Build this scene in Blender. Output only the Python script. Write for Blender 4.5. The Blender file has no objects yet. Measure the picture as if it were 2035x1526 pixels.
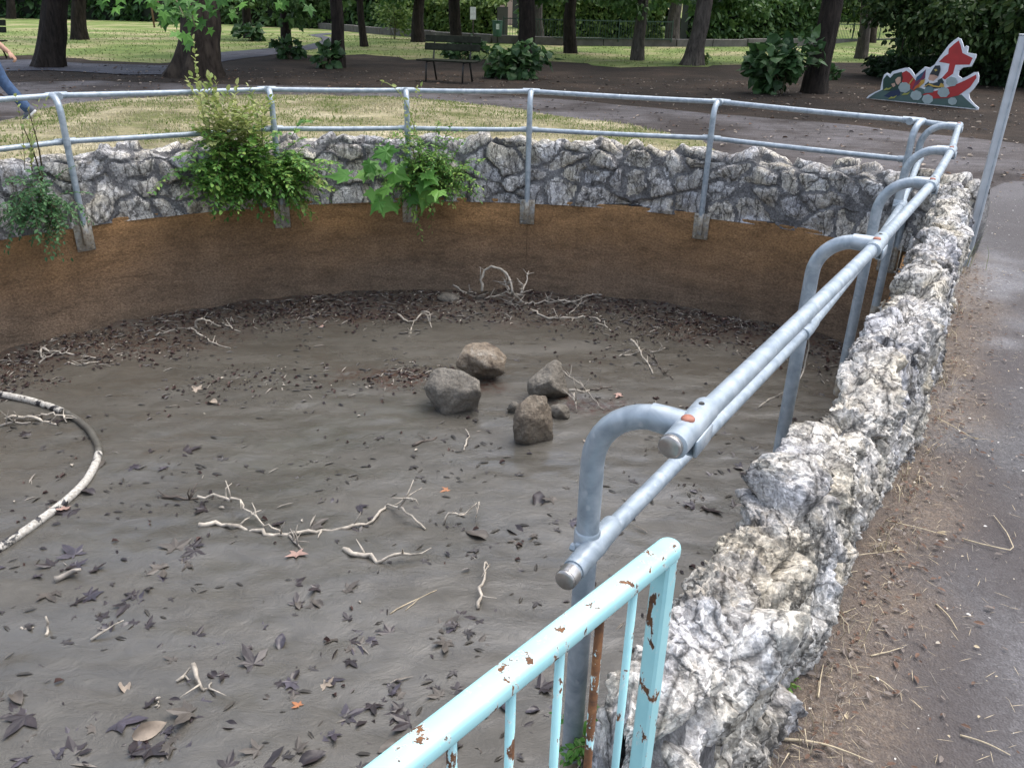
import bpy, math, random
import numpy as np
from mathutils import Matrix, Vector

# ------------------------------------------------------------------ camera, sky, sun, exposure
S = bpy.context.scene
COL = S.collection
F_PX, PITCH, ROLL, EYE = 1620.0, math.radians(24.9), math.radians(1.37), 1.6
cam_data = bpy.data.cameras.new('camera')
cam_data.sensor_width = 36.0
cam_data.lens = F_PX / 2035.0 * 36.0
cam_data.clip_start = 0.02
cam_data.clip_end = 600
cam = bpy.data.objects.new('camera', cam_data)
COL.objects.link(cam)
cam.matrix_world = (Matrix.Translation((0, 0, EYE)) @ Matrix.Rotation(math.pi / 2 - PITCH, 4, 'X')
                    @ Matrix.Rotation(ROLL, 4, 'Z'))
S.camera = cam

SUN_EL, SUN_AZ = math.radians(68), math.radians(60)      # azimuth clockwise from +Y
world = bpy.data.worlds.new('World')
S.world = world
world.use_nodes = True
wn = world.node_tree
sky = wn.nodes.new('ShaderNodeTexSky')
sky.sky_type = 'NISHITA'
sky.sun_disc = False
sky.sun_elevation = SUN_EL
sky.sun_rotation = SUN_AZ
sky.air_density = 1.0
sky.dust_density = 3.0
sky.ozone_density = 1.0
hs = wn.nodes.new('ShaderNodeHueSaturation')          # thin bright cloud: the sky's blue is muted
hs.inputs['Saturation'].default_value = 0.62
wn.links.new(sky.outputs[0], hs.inputs['Color'])
wn.links.new(hs.outputs[0], wn.nodes['Background'].inputs[0])
wn.nodes['Background'].inputs[1].default_value = 0.13

sun_data = bpy.data.lights.new('sun', 'SUN')
sun_data.energy = 0.8
sun_data.angle = math.radians(60)
sun_data.color = (1.0, 0.95, 0.88)
sun = bpy.data.objects.new('sun', sun_data)
COL.objects.link(sun)
sd = Vector((math.sin(SUN_AZ) * math.cos(SUN_EL), math.cos(SUN_AZ) * math.cos(SUN_EL), math.sin(SUN_EL)))
sun.rotation_euler = sd.to_track_quat('Z', 'Y').to_euler()

S.view_settings.view_transform = 'Standard'
S.view_settings.look = 'None'
S.view_settings.gamma = 1.0
S.view_settings.use_curve_mapping = False
S.view_settings.exposure = 1.45
S.cycles.max_bounces = 6
S.cycles.transparent_max_bounces = 4

# ------------------------------------------------------------------ surveying helpers
rnd = random.Random(7)
rs = np.random.default_rng(11)
FLOOR = -0.9
CX, CY, RL = -0.27, 2.9, 4.53                 # basin arc: centre and radius of its lining
WA = np.array([0.32, 1.31]); WB = np.array([2.98, 5.85])
WL = float(np.linalg.norm(WB - WA))
WD = (WB - WA) / WL
WN = np.array([WD[1], -WD[0]])                # points out of the basin


def bow(s):                                   # the straight side bulges outwards a little
    t = np.clip(np.asarray(s, float) / WL, -.1, 1.05); return .094 * 4 * t * (1 - t)


def W(s, n=0.0):
    s = np.asarray(s, float); n = np.asarray(n, float) + bow(s)
    return WA + s[..., None] * WD + n[..., None] * WN




def ray(x, y):
    u = x - 1017.5; v = y - 763
    u0 = u * math.cos(ROLL) + v * math.sin(ROLL); v0 = -u * math.sin(ROLL) + v * math.cos(ROLL)
    return np.array([u0 / F_PX, math.cos(PITCH) - math.sin(PITCH) * v0 / F_PX, -math.sin(PITCH) - math.cos(PITCH) * v0 / F_PX])


O = np.array([0, 0, EYE])


def at(x, y, z=0.0):
    d = ray(x, y); return O + d * ((z - EYE) / d[2])


def atD(x, y, D):
    d = ray(x, y); return O + d * (D / d[1])


def oncyl(x, y, R):
    d = ray(x, y)
    a = d[0] ** 2 + d[1] ** 2; b = -(d[0] * CX + d[1] * CY); c = CX ** 2 + CY ** 2 - R ** 2
    return O + d * ((-b + math.sqrt(b * b - a * c)) / a)


def online(x, y, off):
    d = ray(x, y)
    p = WA + WN * off
    t = (p @ WN) / (d[:2] @ WN)
    return O + d * t


# ------------------------------------------------------------------ numpy noise
_perm = np.random.default_rng(3).permutation(256).astype(np.int64)
_perm = np.concatenate([_perm, _perm, _perm])
_g = np.random.default_rng(4).normal(size=(256, 3)); _g /= np.linalg.norm(_g, axis=1)[:, None]


def pn(P):
    P = np.asarray(P, float)
    i = np.floor(P).astype(np.int64); f = P - i; i &= 255
    w = f * f * f * (f * (f * 6 - 15) + 10)
    r = np.zeros(len(P))
    for a in (0, 1):
        for b in (0, 1):
            for c in (0, 1):
                h = _perm[_perm[_perm[i[:, 0] + a] + i[:, 1] + b] + i[:, 2] + c]
                g = _g[h]
                dot = g[:, 0] * (f[:, 0] - a) + g[:, 1] * (f[:, 1] - b) + g[:, 2] * (f[:, 2] - c)
                r += dot * (w[:, 0] if a else 1 - w[:, 0]) * (w[:, 1] if b else 1 - w[:, 1]) * (w[:, 2] if c else 1 - w[:, 2])
    return r * 1.6


def fbm(P, o=4, gain=.5, ridged=False):
    P = np.asarray(P, float); r = np.zeros(len(P)); a = 1.0
    for k in range(o):
        n = pn(P * 2.03 ** k + 17.3 * k)
        r += a * (1 - 2 * np.abs(n) if ridged else n)
        a *= gain
    return r


def chips(P, seed=0):
    """broken-rock relief: every cell of a 3-D cell pattern is a small tilted plane"""
    P = np.asarray(P, float); i0 = np.floor(P).astype(np.int64); best = np.full(len(P), 1e9); h = np.zeros(len(P))
    for a in (-1, 0, 1):
        for b in (-1, 0, 1):
            for c in (-1, 0, 1):
                ci = (i0 + [a, b, c]) & 255
                k = _perm[_perm[_perm[ci[:, 0]] + ci[:, 1]] + ci[:, 2]]
                g = _g[k]; q = i0 + [a, b, c] + .5 + .45 * _g[(k + 77 + seed) % 256]
                d = P - q; dd = (d * d).sum(1); m = dd < best
                best[m] = dd[m]; h[m] = (g[:, 0] * .5 + (d * g[:, [2, 0, 1]]).sum(1) * 1.1)[m]
    return h


def sstep(a, b, x):
    t = np.clip((x - a) / (b - a), 0, 1); return t * t * (3 - 2 * t)


# ------------------------------------------------------------------ object helpers
def tag(o, label=None, cat=None, group=None, kind=None):
    if label: o['label'] = label
    if cat: o['category'] = cat
    if group: o['group'] = group
    if kind: o['kind'] = kind
    return o


def empty(name, loc=(0, 0, 0), rz=0.0):
    o = bpy.data.objects.new(name, None); COL.objects.link(o)
    o.location = tuple(float(c) for c in loc); o.rotation_euler = (0, 0, rz)
    o.empty_display_size = .1
    return o


def link(name, me, parent=None, loc=None, rot=None, scale=None):
    o = bpy.data.objects.new(name, me); COL.objects.link(o)
    if parent is not None: o.parent = parent
    if loc is not None: o.location = tuple(float(c) for c in loc)
    if rot is not None: o.rotation_euler = tuple(float(c) for c in rot)
    if scale is not None: o.scale = scale if hasattr(scale, '__len__') else (scale,) * 3
    return o


class MB:
    def __init__(s): s.v = []; s.f = []; s.m = []; s.n = 0

    def add(s, v, f, mi=0):
        s.v.append(np.asarray(v, float).reshape(-1, 3))
        s.f += [tuple(int(i) + s.n for i in q) for q in f]
        s.m += [mi] * len(f)
        s.n += len(s.v[-1]); return s

    def box(s, c, size, rot=None, mi=0, bev=0.0):
        x, y, z = (k / 2 for k in size)
        if bev > 0:
            b = bev; v = []
            for sz in (-1, 1):
                for (ax, ay) in ((-1, -1), (1, -1), (1, 1), (-1, 1)):
                    pass
            rings = [(-z, -b), (-z + b, 0), (z - b, 0), (z, -b)]
            for zz, ins in rings:
                X, Y = x + ins, y + ins
                for px, py in ((-X + b, -Y), (X - b, -Y), (X, -Y + b), (X, Y - b), (X - b, Y), (-X + b, Y), (-X, Y - b), (-X, -Y + b)):
                    v.append((px, py, zz))
            f = []
            for k in range(3):
                for j in range(8):
                    a = k * 8 + j; c2 = k * 8 + (j + 1) % 8
                    f.append((a, c2, c2 + 8, a + 8))
            f.append(tuple(range(7, -1, -1))); f.append(tuple(range(24, 32)))
        else:
            v = [(-x, -y, -z), (x, -y, -z), (x, y, -z), (-x, y, -z), (-x, -y, z), (x, -y, z), (x, y, z), (-x, y, z)]
            f = [(3, 2, 1, 0), (4, 5, 6, 7), (0, 1, 5, 4), (1, 2, 6, 5), (2, 3, 7, 6), (3, 0, 4, 7)]
        v = np.array(v)
        if rot is not None: v = v @ np.array(rot).T
        return s.add(v + np.array(c), f, mi)

    def tube(s, pts, r, seg=10, mi=0, cap=True, flat=None):
        pts = np.asarray(pts, float); n = len(pts)
        r = np.full(n, float(r)) if np.isscalar(r) else np.asarray(r, float)
        T = np.gradient(pts, axis=0); T /= np.linalg.norm(T, axis=1)[:, None] + 1e-12
        ref = np.array([0, 0, 1.0]) if abs(T[0][2]) < .9 else np.array([0, 1.0, 0])
        u = np.cross(ref, T[0]); u /= np.linalg.norm(u)
        V = []
        ang = np.arange(seg) * 2 * math.pi / seg
        for k in range(n):
            u = u - T[k] * (u @ T[k]); u /= np.linalg.norm(u) + 1e-12
            w = np.cross(T[k], u)
            V.append(pts[k] + r[k] * (np.cos(ang)[:, None] * u + np.sin(ang)[:, None] * w * (flat or 1)))
        f = []
        for k in range(n - 1):
            for j in range(seg):
                a = k * seg + j; b = k * seg + (j + 1) % seg
                f.append((a, b, b + seg, a + seg))
        if cap:
            f.append(tuple(range(seg - 1, -1, -1))); f.append(tuple((n - 1) * seg + j for j in range(seg)))
        return s.add(np.concatenate(V), f, mi)

    def ball(s, c, r, seg=10, rings=6, scale=(1, 1, 1), mi=0, rot=None):
        v = [(0, 0, -1)]
        for k in range(1, rings):
            a = -math.pi / 2 + math.pi * k / rings
            for j in range(seg):
                b = 2 * math.pi * j / seg; v.append((math.cos(a) * math.cos(b), math.cos(a) * math.sin(b), math.sin(a)))
        v.append((0, 0, 1)); f = []
        for j in range(seg): f.append((0, 1 + (j + 1) % seg, 1 + j))
        for k in range(rings - 2):
            for j in range(seg):
                a = 1 + k * seg + j; b = 1 + k * seg + (j + 1) % seg; f.append((a, b, b + seg, a + seg))
        t = len(v) - 1; o = 1 + (rings - 2) * seg
        for j in range(seg): f.append((o + j, o + (j + 1) % seg, t))
        v = np.array(v) * r * np.array(scale)
        if rot is not None: v = v @ np.array(rot).T
        return s.add(v + np.array(c), f, mi)

    def prism(s, outline, base, ex, ez, n, d, mi=0):
        """flat outline (u, w) in plane base + u*ex + w*ez, thickness d along n"""
        o = [np.array(base) + u * np.array(ex) + w * np.array(ez) for u, w in outline]
        N = np.array(n) * d; k = len(o)
        v = o + [p + N for p in o]
        f = [tuple(range(k - 1, -1, -1)), tuple(range(k, 2 * k))] + [(i, (i + 1) % k, (i + 1) % k + k, i + k) for i in range(k)]
        return s.add(v, f, mi)

    def mesh(s, name, mats, smooth=True, sharp=None):
        me = bpy.data.meshes.new(name)
        v = np.concatenate(s.v) if s.v else np.zeros((0, 3))
        me.from_pydata(v.tolist(), [], s.f)
        for m in (mats if isinstance(mats, (list, tuple)) else [mats]): me.materials.append(m)
        if any(s.m): me.polygons.foreach_set('material_index', s.m)
        if smooth:
            if sharp is None: me.shade_smooth()
            else:
                me.shade_smooth(); me.set_sharp_from_angle(angle=math.radians(sharp))
        me.update(); return me

    def build(s, name, mats, parent=None, smooth=True, sharp=None, **k):
        return link(name, s.mesh(name, mats, smooth, sharp), parent, **k)


def np_mesh(name, v, quads, mats, smooth=True):
    me = bpy.data.meshes.new(name)
    me.from_pydata(np.asarray(v, float).tolist(), [], np.asarray(quads).tolist())
    for m in (mats if isinstance(mats, (list, tuple)) else [mats]): me.materials.append(m)
    if smooth: me.shade_smooth()
    return me


# ------------------------------------------------------------------ materials
class N:
    """tiny node-graph helper"""
    def __init__(s, name):
        s.m = bpy.data.materials.new(name); s.m.use_nodes = True
        s.t = s.m.node_tree; s.b = s.t.nodes['Principled BSDF']; s.out = s.t.nodes['Material Output']
        s.co = s.t.nodes.new('ShaderNodeTexCoord'); s.ge = s.t.nodes.new('ShaderNodeNewGeometry'); s.ob = s.t.nodes.new('ShaderNodeObjectInfo')

    def new(s, typ, **k):
        n = s.t.nodes.new(typ)
        for a, v in k.items(): setattr(n, a, v)
        return n

    def L(s, a, b): s.t.links.new(a, b)

    def pos(s, scale=(1, 1, 1), rot=(0, 0, 0), obj=False, jitter=False):
        mp = s.new('ShaderNodeMapping'); mp.inputs['Scale'].default_value = scale; mp.inputs['Rotation'].default_value = rot
        s.L(s.co.outputs['Object'] if obj else s.ge.outputs['Position'], mp.inputs['Vector'])
        if jitter:
            mul = s.new('ShaderNodeMath', operation='MULTIPLY'); mul.inputs[1].default_value = 50
            s.L(s.ob.outputs['Random'], mul.inputs[0])
            cx = s.new('ShaderNodeCombineXYZ'); s.L(mul.outputs[0], cx.inputs[0]); s.L(mul.outputs[0], cx.inputs[1])
            s.L(cx.outputs[0], mp.inputs['Location'])
        return mp.outputs[0]

    def noise(s, scale, vec=None, detail=5, rough=.55, dist=0.0):
        n = s.new('ShaderNodeTexNoise'); n.inputs['Scale'].default_value = scale; n.inputs['Detail'].default_value = detail
        n.inputs['Roughness'].default_value = rough; n.inputs['Distortion'].default_value = dist
        s.L(vec if vec is not None else s.ge.outputs['Position'], n.inputs['Vector']); return n.outputs[0]

    def voro(s, scale, vec=None, feature='F1', out='Distance'):
        n = s.new('ShaderNodeTexVoronoi', feature=feature); n.inputs['Scale'].default_value = scale
        s.L(vec if vec is not None else s.ge.outputs['Position'], n.inputs['Vector']); return n.outputs[out]

    def ramp(s, fac, stops, interp='LINEAR'):
        r = s.new('ShaderNodeValToRGB'); r.color_ramp.interpolation = interp
        e = r.color_ramp.elements
        while len(e) < len(stops): e.new(.5)
        for i, (p, c) in enumerate(stops):
            e[i].position = p
            c = (c, c, c) if np.isscalar(c) else c
            e[i].color = (*c, 1)
        s.L(fac, r.inputs[0]); return r.outputs[0]

    def mix(s, fac, a, b, blend='MIX'):
        m = s.new('ShaderNodeMix', data_type='RGBA', blend_type=blend)
        for sock, v in ((m.inputs[0], fac), (m.inputs[6], a), (m.inputs[7], b)):
            if hasattr(v, 'is_linked') or isinstance(v, bpy.types.NodeSocket): s.L(v, sock)
            elif sock == m.inputs[0]: sock.default_value = v
            else: sock.default_value = (*v, 1) if not np.isscalar(v) else (v, v, v, 1)
        return m.outputs[2]

    def math(s, op, a, b=None):
        m = s.new('ShaderNodeMath', operation=op)
        for i, v in enumerate((a, b)):
            if v is None: continue
            if isinstance(v, bpy.types.NodeSocket): s.L(v, m.inputs[i])
            else: m.inputs[i].default_value = v
        return m.outputs[0]

    def z(s):
        x = s.new('ShaderNodeSeparateXYZ'); s.L(s.ge.outputs['Position'], x.inputs[0]); return x.outputs[2]

    def attr(s, name):
        a = s.new('ShaderNodeAttribute'); a.attribute_name = name; return a.outputs['Fac']

    def bump(s, h, strength=.5, dist=.01, prev=None):
        b = s.new('ShaderNodeBump'); b.inputs['Strength'].default_value = strength; b.inputs['Distance'].default_value = dist
        s.L(h, b.inputs['Height'])
        if prev is not None: s.L(prev, b.inputs['Normal'])
        return b.outputs[0]

    def done(s, col=None, rough=.7, normal=None, metal=0.0, spec=.5, translucent=0.0):
        def put(k, v):
            if v is None: return
            if isinstance(v, bpy.types.NodeSocket): s.L(v, s.b.inputs[k])
            elif np.isscalar(v): s.b.inputs[k].default_value = v
            else: s.b.inputs[k].default_value = (*v, 1)
        put('Base Color', col); put('Roughness', rough); put('Metallic', metal); put('Specular IOR Level', spec)
        if normal is not None: s.L(normal, s.b.inputs['Normal'])
        if translucent:
            tr = s.new('ShaderNodeBsdfTranslucent')
            if isinstance(col, bpy.types.NodeSocket): s.L(col, tr.inputs[0])
            else: tr.inputs[0].default_value = (*col, 1)
            mx = s.new('ShaderNodeMixShader'); mx.inputs[0].default_value = translucent
            s.L(s.b.outputs[0], mx.inputs[1]); s.L(tr.outputs[0], mx.inputs[2]); s.L(mx.outputs[0], s.out.inputs[0])
        return s.m


def simple(name, col, rough=.6, var=.25, scale=8, metal=0.0, bump=.0, bscale=60, spec=.5):
    n = N(name)
    c = n.ramp(n.noise(scale), [(.3, tuple(k * (1 - var) for k in col)), (.7, tuple(min(1, k * (1 + var)) for k in col))])
    nm = n.bump(n.noise(bscale), bump, .004) if bump else None
    return n.done(c, rough, nm, metal, spec)


def leaf_mat(name, stops, translucent=.35, rough=.5, spec=.35, patch=.5, per_object=False):
    n = N(name)
    r = n.math('ADD', n.math('MULTIPLY', n.ob.outputs['Random'] if per_object else n.ge.outputs['Random Per Island'], .7), n.math('MULTIPLY', n.noise(patch * 3, detail=2), .3))
    c = n.ramp(r, stops)
    return n.done(c, rough, None, 0, spec, translucent)


def bark_mat(name, dark, light, sc=1.0, patch=None):
    n = N(name)
    v = n.pos((7 * sc, 7 * sc, 1.6 * sc), jitter=True)
    h = n.noise(2.2, v, 7, .62, .6)
    c = n.ramp(h, [(.32, dark), (.55, tuple((a + b) / 2 for a, b in zip(dark, light))), (.75, light)])
    if patch:
        q = n.ramp(n.voro(2.2, n.pos((2, 2, 1.1), jitter=True)), [(.25, 1.0), (.45, 0.0)])
        c = n.mix(n.math('MULTIPLY', q, .6), c, patch)
    nm = n.bump(h, .9, .05)
    nm = n.bump(n.noise(60, None, 4), .4, .01, nm)
    return n.done(c, .9, nm, 0, .2)


def stone_mat(name='limestone', k=1.0):
    n = N(name)
    v = n.pos((1, 1, 1), jitter=True)
    vr = n.pos((1, 1, .30), (.5, .35, .3), jitter=True)
    a = n.noise(5, v, 8, .65, .5)
    b = n.noise(11, vr, 8, .68, 1.8)
    wv = n.mix(.10, vr, n.new('ShaderNodeTexNoise').outputs['Color'])
    cellc = n.new('ShaderNodeRGBToBW'); n.L(n.voro(70, wv, 'F1', 'Color'), cellc.inputs[0])
    crack = n.voro(9, n.mix(.16, vr, n.noise(6, v, 5)), 'DISTANCE_TO_EDGE')
    c = n.ramp(a, [(.30, (.16, .157, .16)), (.46, (.33, .325, .32)), (.60, (.54, .54, .53)), (.76, (.74, .74, .735))])
    d = n.ramp(b, [(.36, (.075, .072, .078)), (.43, (.30, .295, .285)), (.55, (.68, .675, .665))])
    c = n.mix(.45, c, d)
    c = n.mix(1.0, c, n.ramp(cellc.outputs[0], [(.15, .60 * k), (.5, 1.0 * k), (.85, 1.35 * k)]), 'MULTIPLY')
    c = n.mix(1.0, c, n.ramp(n.noise(120, v, 4, .7), [(.34, .62), (.5, 1.0), (.66, 1.3)]), 'MULTIPLY')
    ck = n.ramp(crack, [(.0, .28), (.035, .75), (.07, 1.0)])
    c = n.mix(1.0, c, ck, 'MULTIPLY')
    warm = n.ramp(n.noise(2.6, None, 5, .6, .6), [(.42, (1.0, 1.0, 1.03)), (.62, (1.03, .96, .82))])
    c = n.mix(1.0, c, warm, 'MULTIPLY')
    tint = n.ramp(n.ob.outputs['Random'], [(0, (.76, .76, .79)), (.35, (.95, .94, .92)), (.7, (1.06, 1.05, 1.03)), (1, (.88, .85, .80))])
    c = n.mix(1.0, c, tint, 'MULTIPLY')
    moss = n.ramp(n.noise(3.3, None, 6, .6, .4), [(.58, 0.0), (.68, 1.0)])
    c = n.mix(n.math('MULTIPLY', moss, .55), c, (.15, .115, .06))
    nm = n.bump(b, .5, .03)
    nm = n.bump(n.voro(48, wv), .55, .012, nm)
    nm = n.bump(ck, .6, .012, nm)
    nm = n.bump(n.noise(110, v, 5, .7), .45, .004, nm)
    return n.done(c, .8, nm, 0, .35)


def mortar_mat():
    n = N('old_mortar')
    a = n.noise(9, None, 8, .65)
    c = n.ramp(a, [(.3, (.10, .097, .097)), (.5, (.19, .186, .186)), (.7, (.30, .295, .29))])
    c = n.mix(1.0, c, n.ramp(n.noise(70, None, 5, .7), [(.34, .5), (.66, 1.4)]), 'MULTIPLY')
    nm = n.bump(n.noise(26, None, 8, .7), .9, .03)
    return n.done(c, .95, nm, 0, .2)


def mud_mat():
    n = N('wet_mud')
    st = n.pos((.55, 1.9, 1), (0, 0, .5))
    a = n.noise(1.3, st, 7, .6, .7)
    b = n.noise(8, n.pos((.85, 1.25, 1), (0, 0, -.35)), 9, .70, .9)
    c = n.ramp(a, [(.3, (.060, .055, .045)), (.5, (.082, .076, .063)), (.7, (.106, .098, .083))])
    c = n.mix(.35, c, n.ramp(b, [(.35, (.046, .043, .036)), (.65, (.108, .100, .084))]))
    red = n.attr('litter')
    c = n.mix(n.math('MULTIPLY', red, n.ramp(n.noise(26, None, 6, .7), [(.42, 0.0), (.62, 1.0)])), c, (.055, .024, .016))
    wet = n.noise(1.7, n.pos((.45, 1.7, 1), (0, 0, .25)), 6, .6, .5)
    rough = n.ramp(wet, [(.38, .12), (.52, .28), (.66, .50)])
    n.b.inputs['Coat Roughness'].default_value = .16; n.b.inputs['Coat IOR'].default_value = 1.45
    n.L(n.ramp(wet, [(.40, .85), (.58, .1)]), n.b.inputs['Coat Weight'])
    nm = n.bump(b, .60, .016)
    nm = n.bump(n.noise(55, n.pos((.6, 1.5, 1)), 6, .65), .25, .005, nm)
    return n.done(c, rough, nm, 0, .5)


def lining_mat():
    n = N('rust_stained_concrete')
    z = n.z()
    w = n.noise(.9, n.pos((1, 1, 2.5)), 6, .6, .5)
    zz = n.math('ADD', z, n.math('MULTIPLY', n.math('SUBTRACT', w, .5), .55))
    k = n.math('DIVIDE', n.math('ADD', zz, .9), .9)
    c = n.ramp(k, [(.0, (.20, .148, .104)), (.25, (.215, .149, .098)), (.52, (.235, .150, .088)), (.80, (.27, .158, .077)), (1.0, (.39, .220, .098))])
    g = n.noise(55, n.pos((1, 1, 1.5)), 8, .75, .4)
    c = n.mix(1.0, c, n.ramp(g, [(.33, .48), (.5, .95), (.68, 1.5)]), 'MULTIPLY')
    st = n.noise(3.0, n.pos((1, 1, .18)), 5, .6)
    c = n.mix(1.0, c, n.ramp(st, [(.35, .84), (.6, 1.08)]), 'MULTIPLY')
    hz_ = n.noise(3.0, n.pos((.8, .8, 2.6)), 8, .75, .6)
    c = n.mix(1.0, c, n.ramp(hz_, [(.34, .95), (.5, 1.42), (.66, 1.75)]), 'MULTIPLY')
    nm = n.bump(g, 1.0, .03)
    nm = n.bump(n.noise(24, n.pos((1, 1, 2)), 7, .7), .5, .03, nm)
    nm = n.bump(n.noise(7, None, 5), .3, .04, nm)
    return n.done(c, .82, nm, 0, .25)


def galv_mat(name, stain=0.0):
    n = N(name)
    c = n.ramp(n.noise(22, None, 4, .6, .6), [(.32, (.25, .298, .34)), (.5, (.335, .388, .432)), (.68, (.43, .48, .52))])
    sp = n.ramp(n.voro(55, n.pos((1, 1, .6))), [(.18, 1.0), (.34, 0.0)])
    pick = n.ramp(n.noise(30, None, 2), [(.56, 0.0), (.62, 1.0)])
    c = n.mix(n.math('MULTIPLY', n.math('MULTIPLY', sp, pick), .45), c, (.55, .58, .60))
    if stain:
        d = n.ramp(n.noise(14, None, 6, .7), [(.28, 0.2), (.52, 1.0)])
        c = n.mix(n.math('MULTIPLY', d, stain), c, n.ramp(n.noise(40, None, 5, .7), [(.36, (.17, .115, .065)), (.55, (.42, .36, .265)), (.75, (.55, .50, .41))]))
    return n.done(c, n.ramp(n.noise(18), [(.3, .36), (.7, .55)]), n.bump(n.noise(90), .08, .003), .35, .5)


def paint_mat(name, rust):
    n = N(name)
    c = n.ramp(n.noise(9), [(.3, (.33, .64, .67)), (.7, (.43, .75, .76))])
    h = n.noise(38, n.pos((1.2, 1.2, .5)), 8, .66, .3)
    edge = .68 - rust * .25
    chip = n.ramp(h, [(edge - .005, 0.0), (edge + .012, 1.0)])
    bare = n.ramp(h, [(edge - .03, 0.0), (edge - .012, 1.0)])
    rustc = n.ramp(n.noise(48, None, 5, .7), [(.3, (.05, .028, .02)), (.6, (.19, .085, .035)), (.75, (.27, .15, .07))])
    c = n.mix(n.math('MULTIPLY', bare, .8), c, (.66, .78, .76))
    c = n.mix(chip, c, rustc)
    rough = n.mix(chip, .38, .9)
    nm = n.bump(n.math('SUBTRACT', 1.0, chip), .6, .0015)
    return n.done(c, rough, nm, 0, .45)


def asphalt_mat():
    n = N('worn_asphalt')
    big = n.noise(.55, None, 5, .6, .4)
    c = n.ramp(big, [(.38, (.122, .120, .124)), (.52, (.172, .170, .178)), (.65, (.215, .213, .223))])
    ag = n.voro(210, None, 'F1', 'Color')
    bw = n.new('ShaderNodeRGBToBW'); n.L(ag, bw.inputs[0])
    c = n.mix(1.0, c, n.ramp(bw.outputs[0], [(.1, .72), (.6, 1.0), (.9, 1.35)]), 'MULTIPLY')
    c = n.mix(1.0, c, n.ramp(n.noise(38, None, 6, .7), [(.3, .7), (.7, 1.25)]), 'MULTIPLY')
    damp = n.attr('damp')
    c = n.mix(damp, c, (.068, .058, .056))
    dirt = n.math('MULTIPLY', n.attr('dirt'), n.ramp(n.noise(70, None, 6, .75), [(.34, .25), (.6, 1.0)]))
    dc = n.ramp(n.noise(120, None, 4, .7), [(.3, (.105, .078, .058)), (.55, (.215, .168, .128)), (.75, (.37, .315, .245))])
    c = n.mix(dirt, c, dc)
    nm = n.bump(n.voro(170), .55, .006)
    nm = n.bump(n.noise(30, None, 6), .3, .01, nm)
    return n.done(c, .88, nm, 0, .25)


def soil_mat(name, stops, scale=.6, gscale=45, b=.6):
    n = N(name)
    c = n.ramp(n.noise(scale, None, 6, .6, .4), stops)
    c = n.mix(1.0, c, n.ramp(n.noise(gscale, None, 6, .75), [(.3, .5), (.5, .95), (.72, 1.7)]), 'MULTIPLY')
    c = n.mix(1.0, c, n.ramp(n.noise(4.2, n.pos((.5, 1.6, 1)), 6, .7), [(.3, .65), (.7, 1.35)]), 'MULTIPLY')
    return n.done(c, .95, n.bump(n.noise(gscale * .6, None, 6, .7), b, .03), 0, .15)


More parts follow.
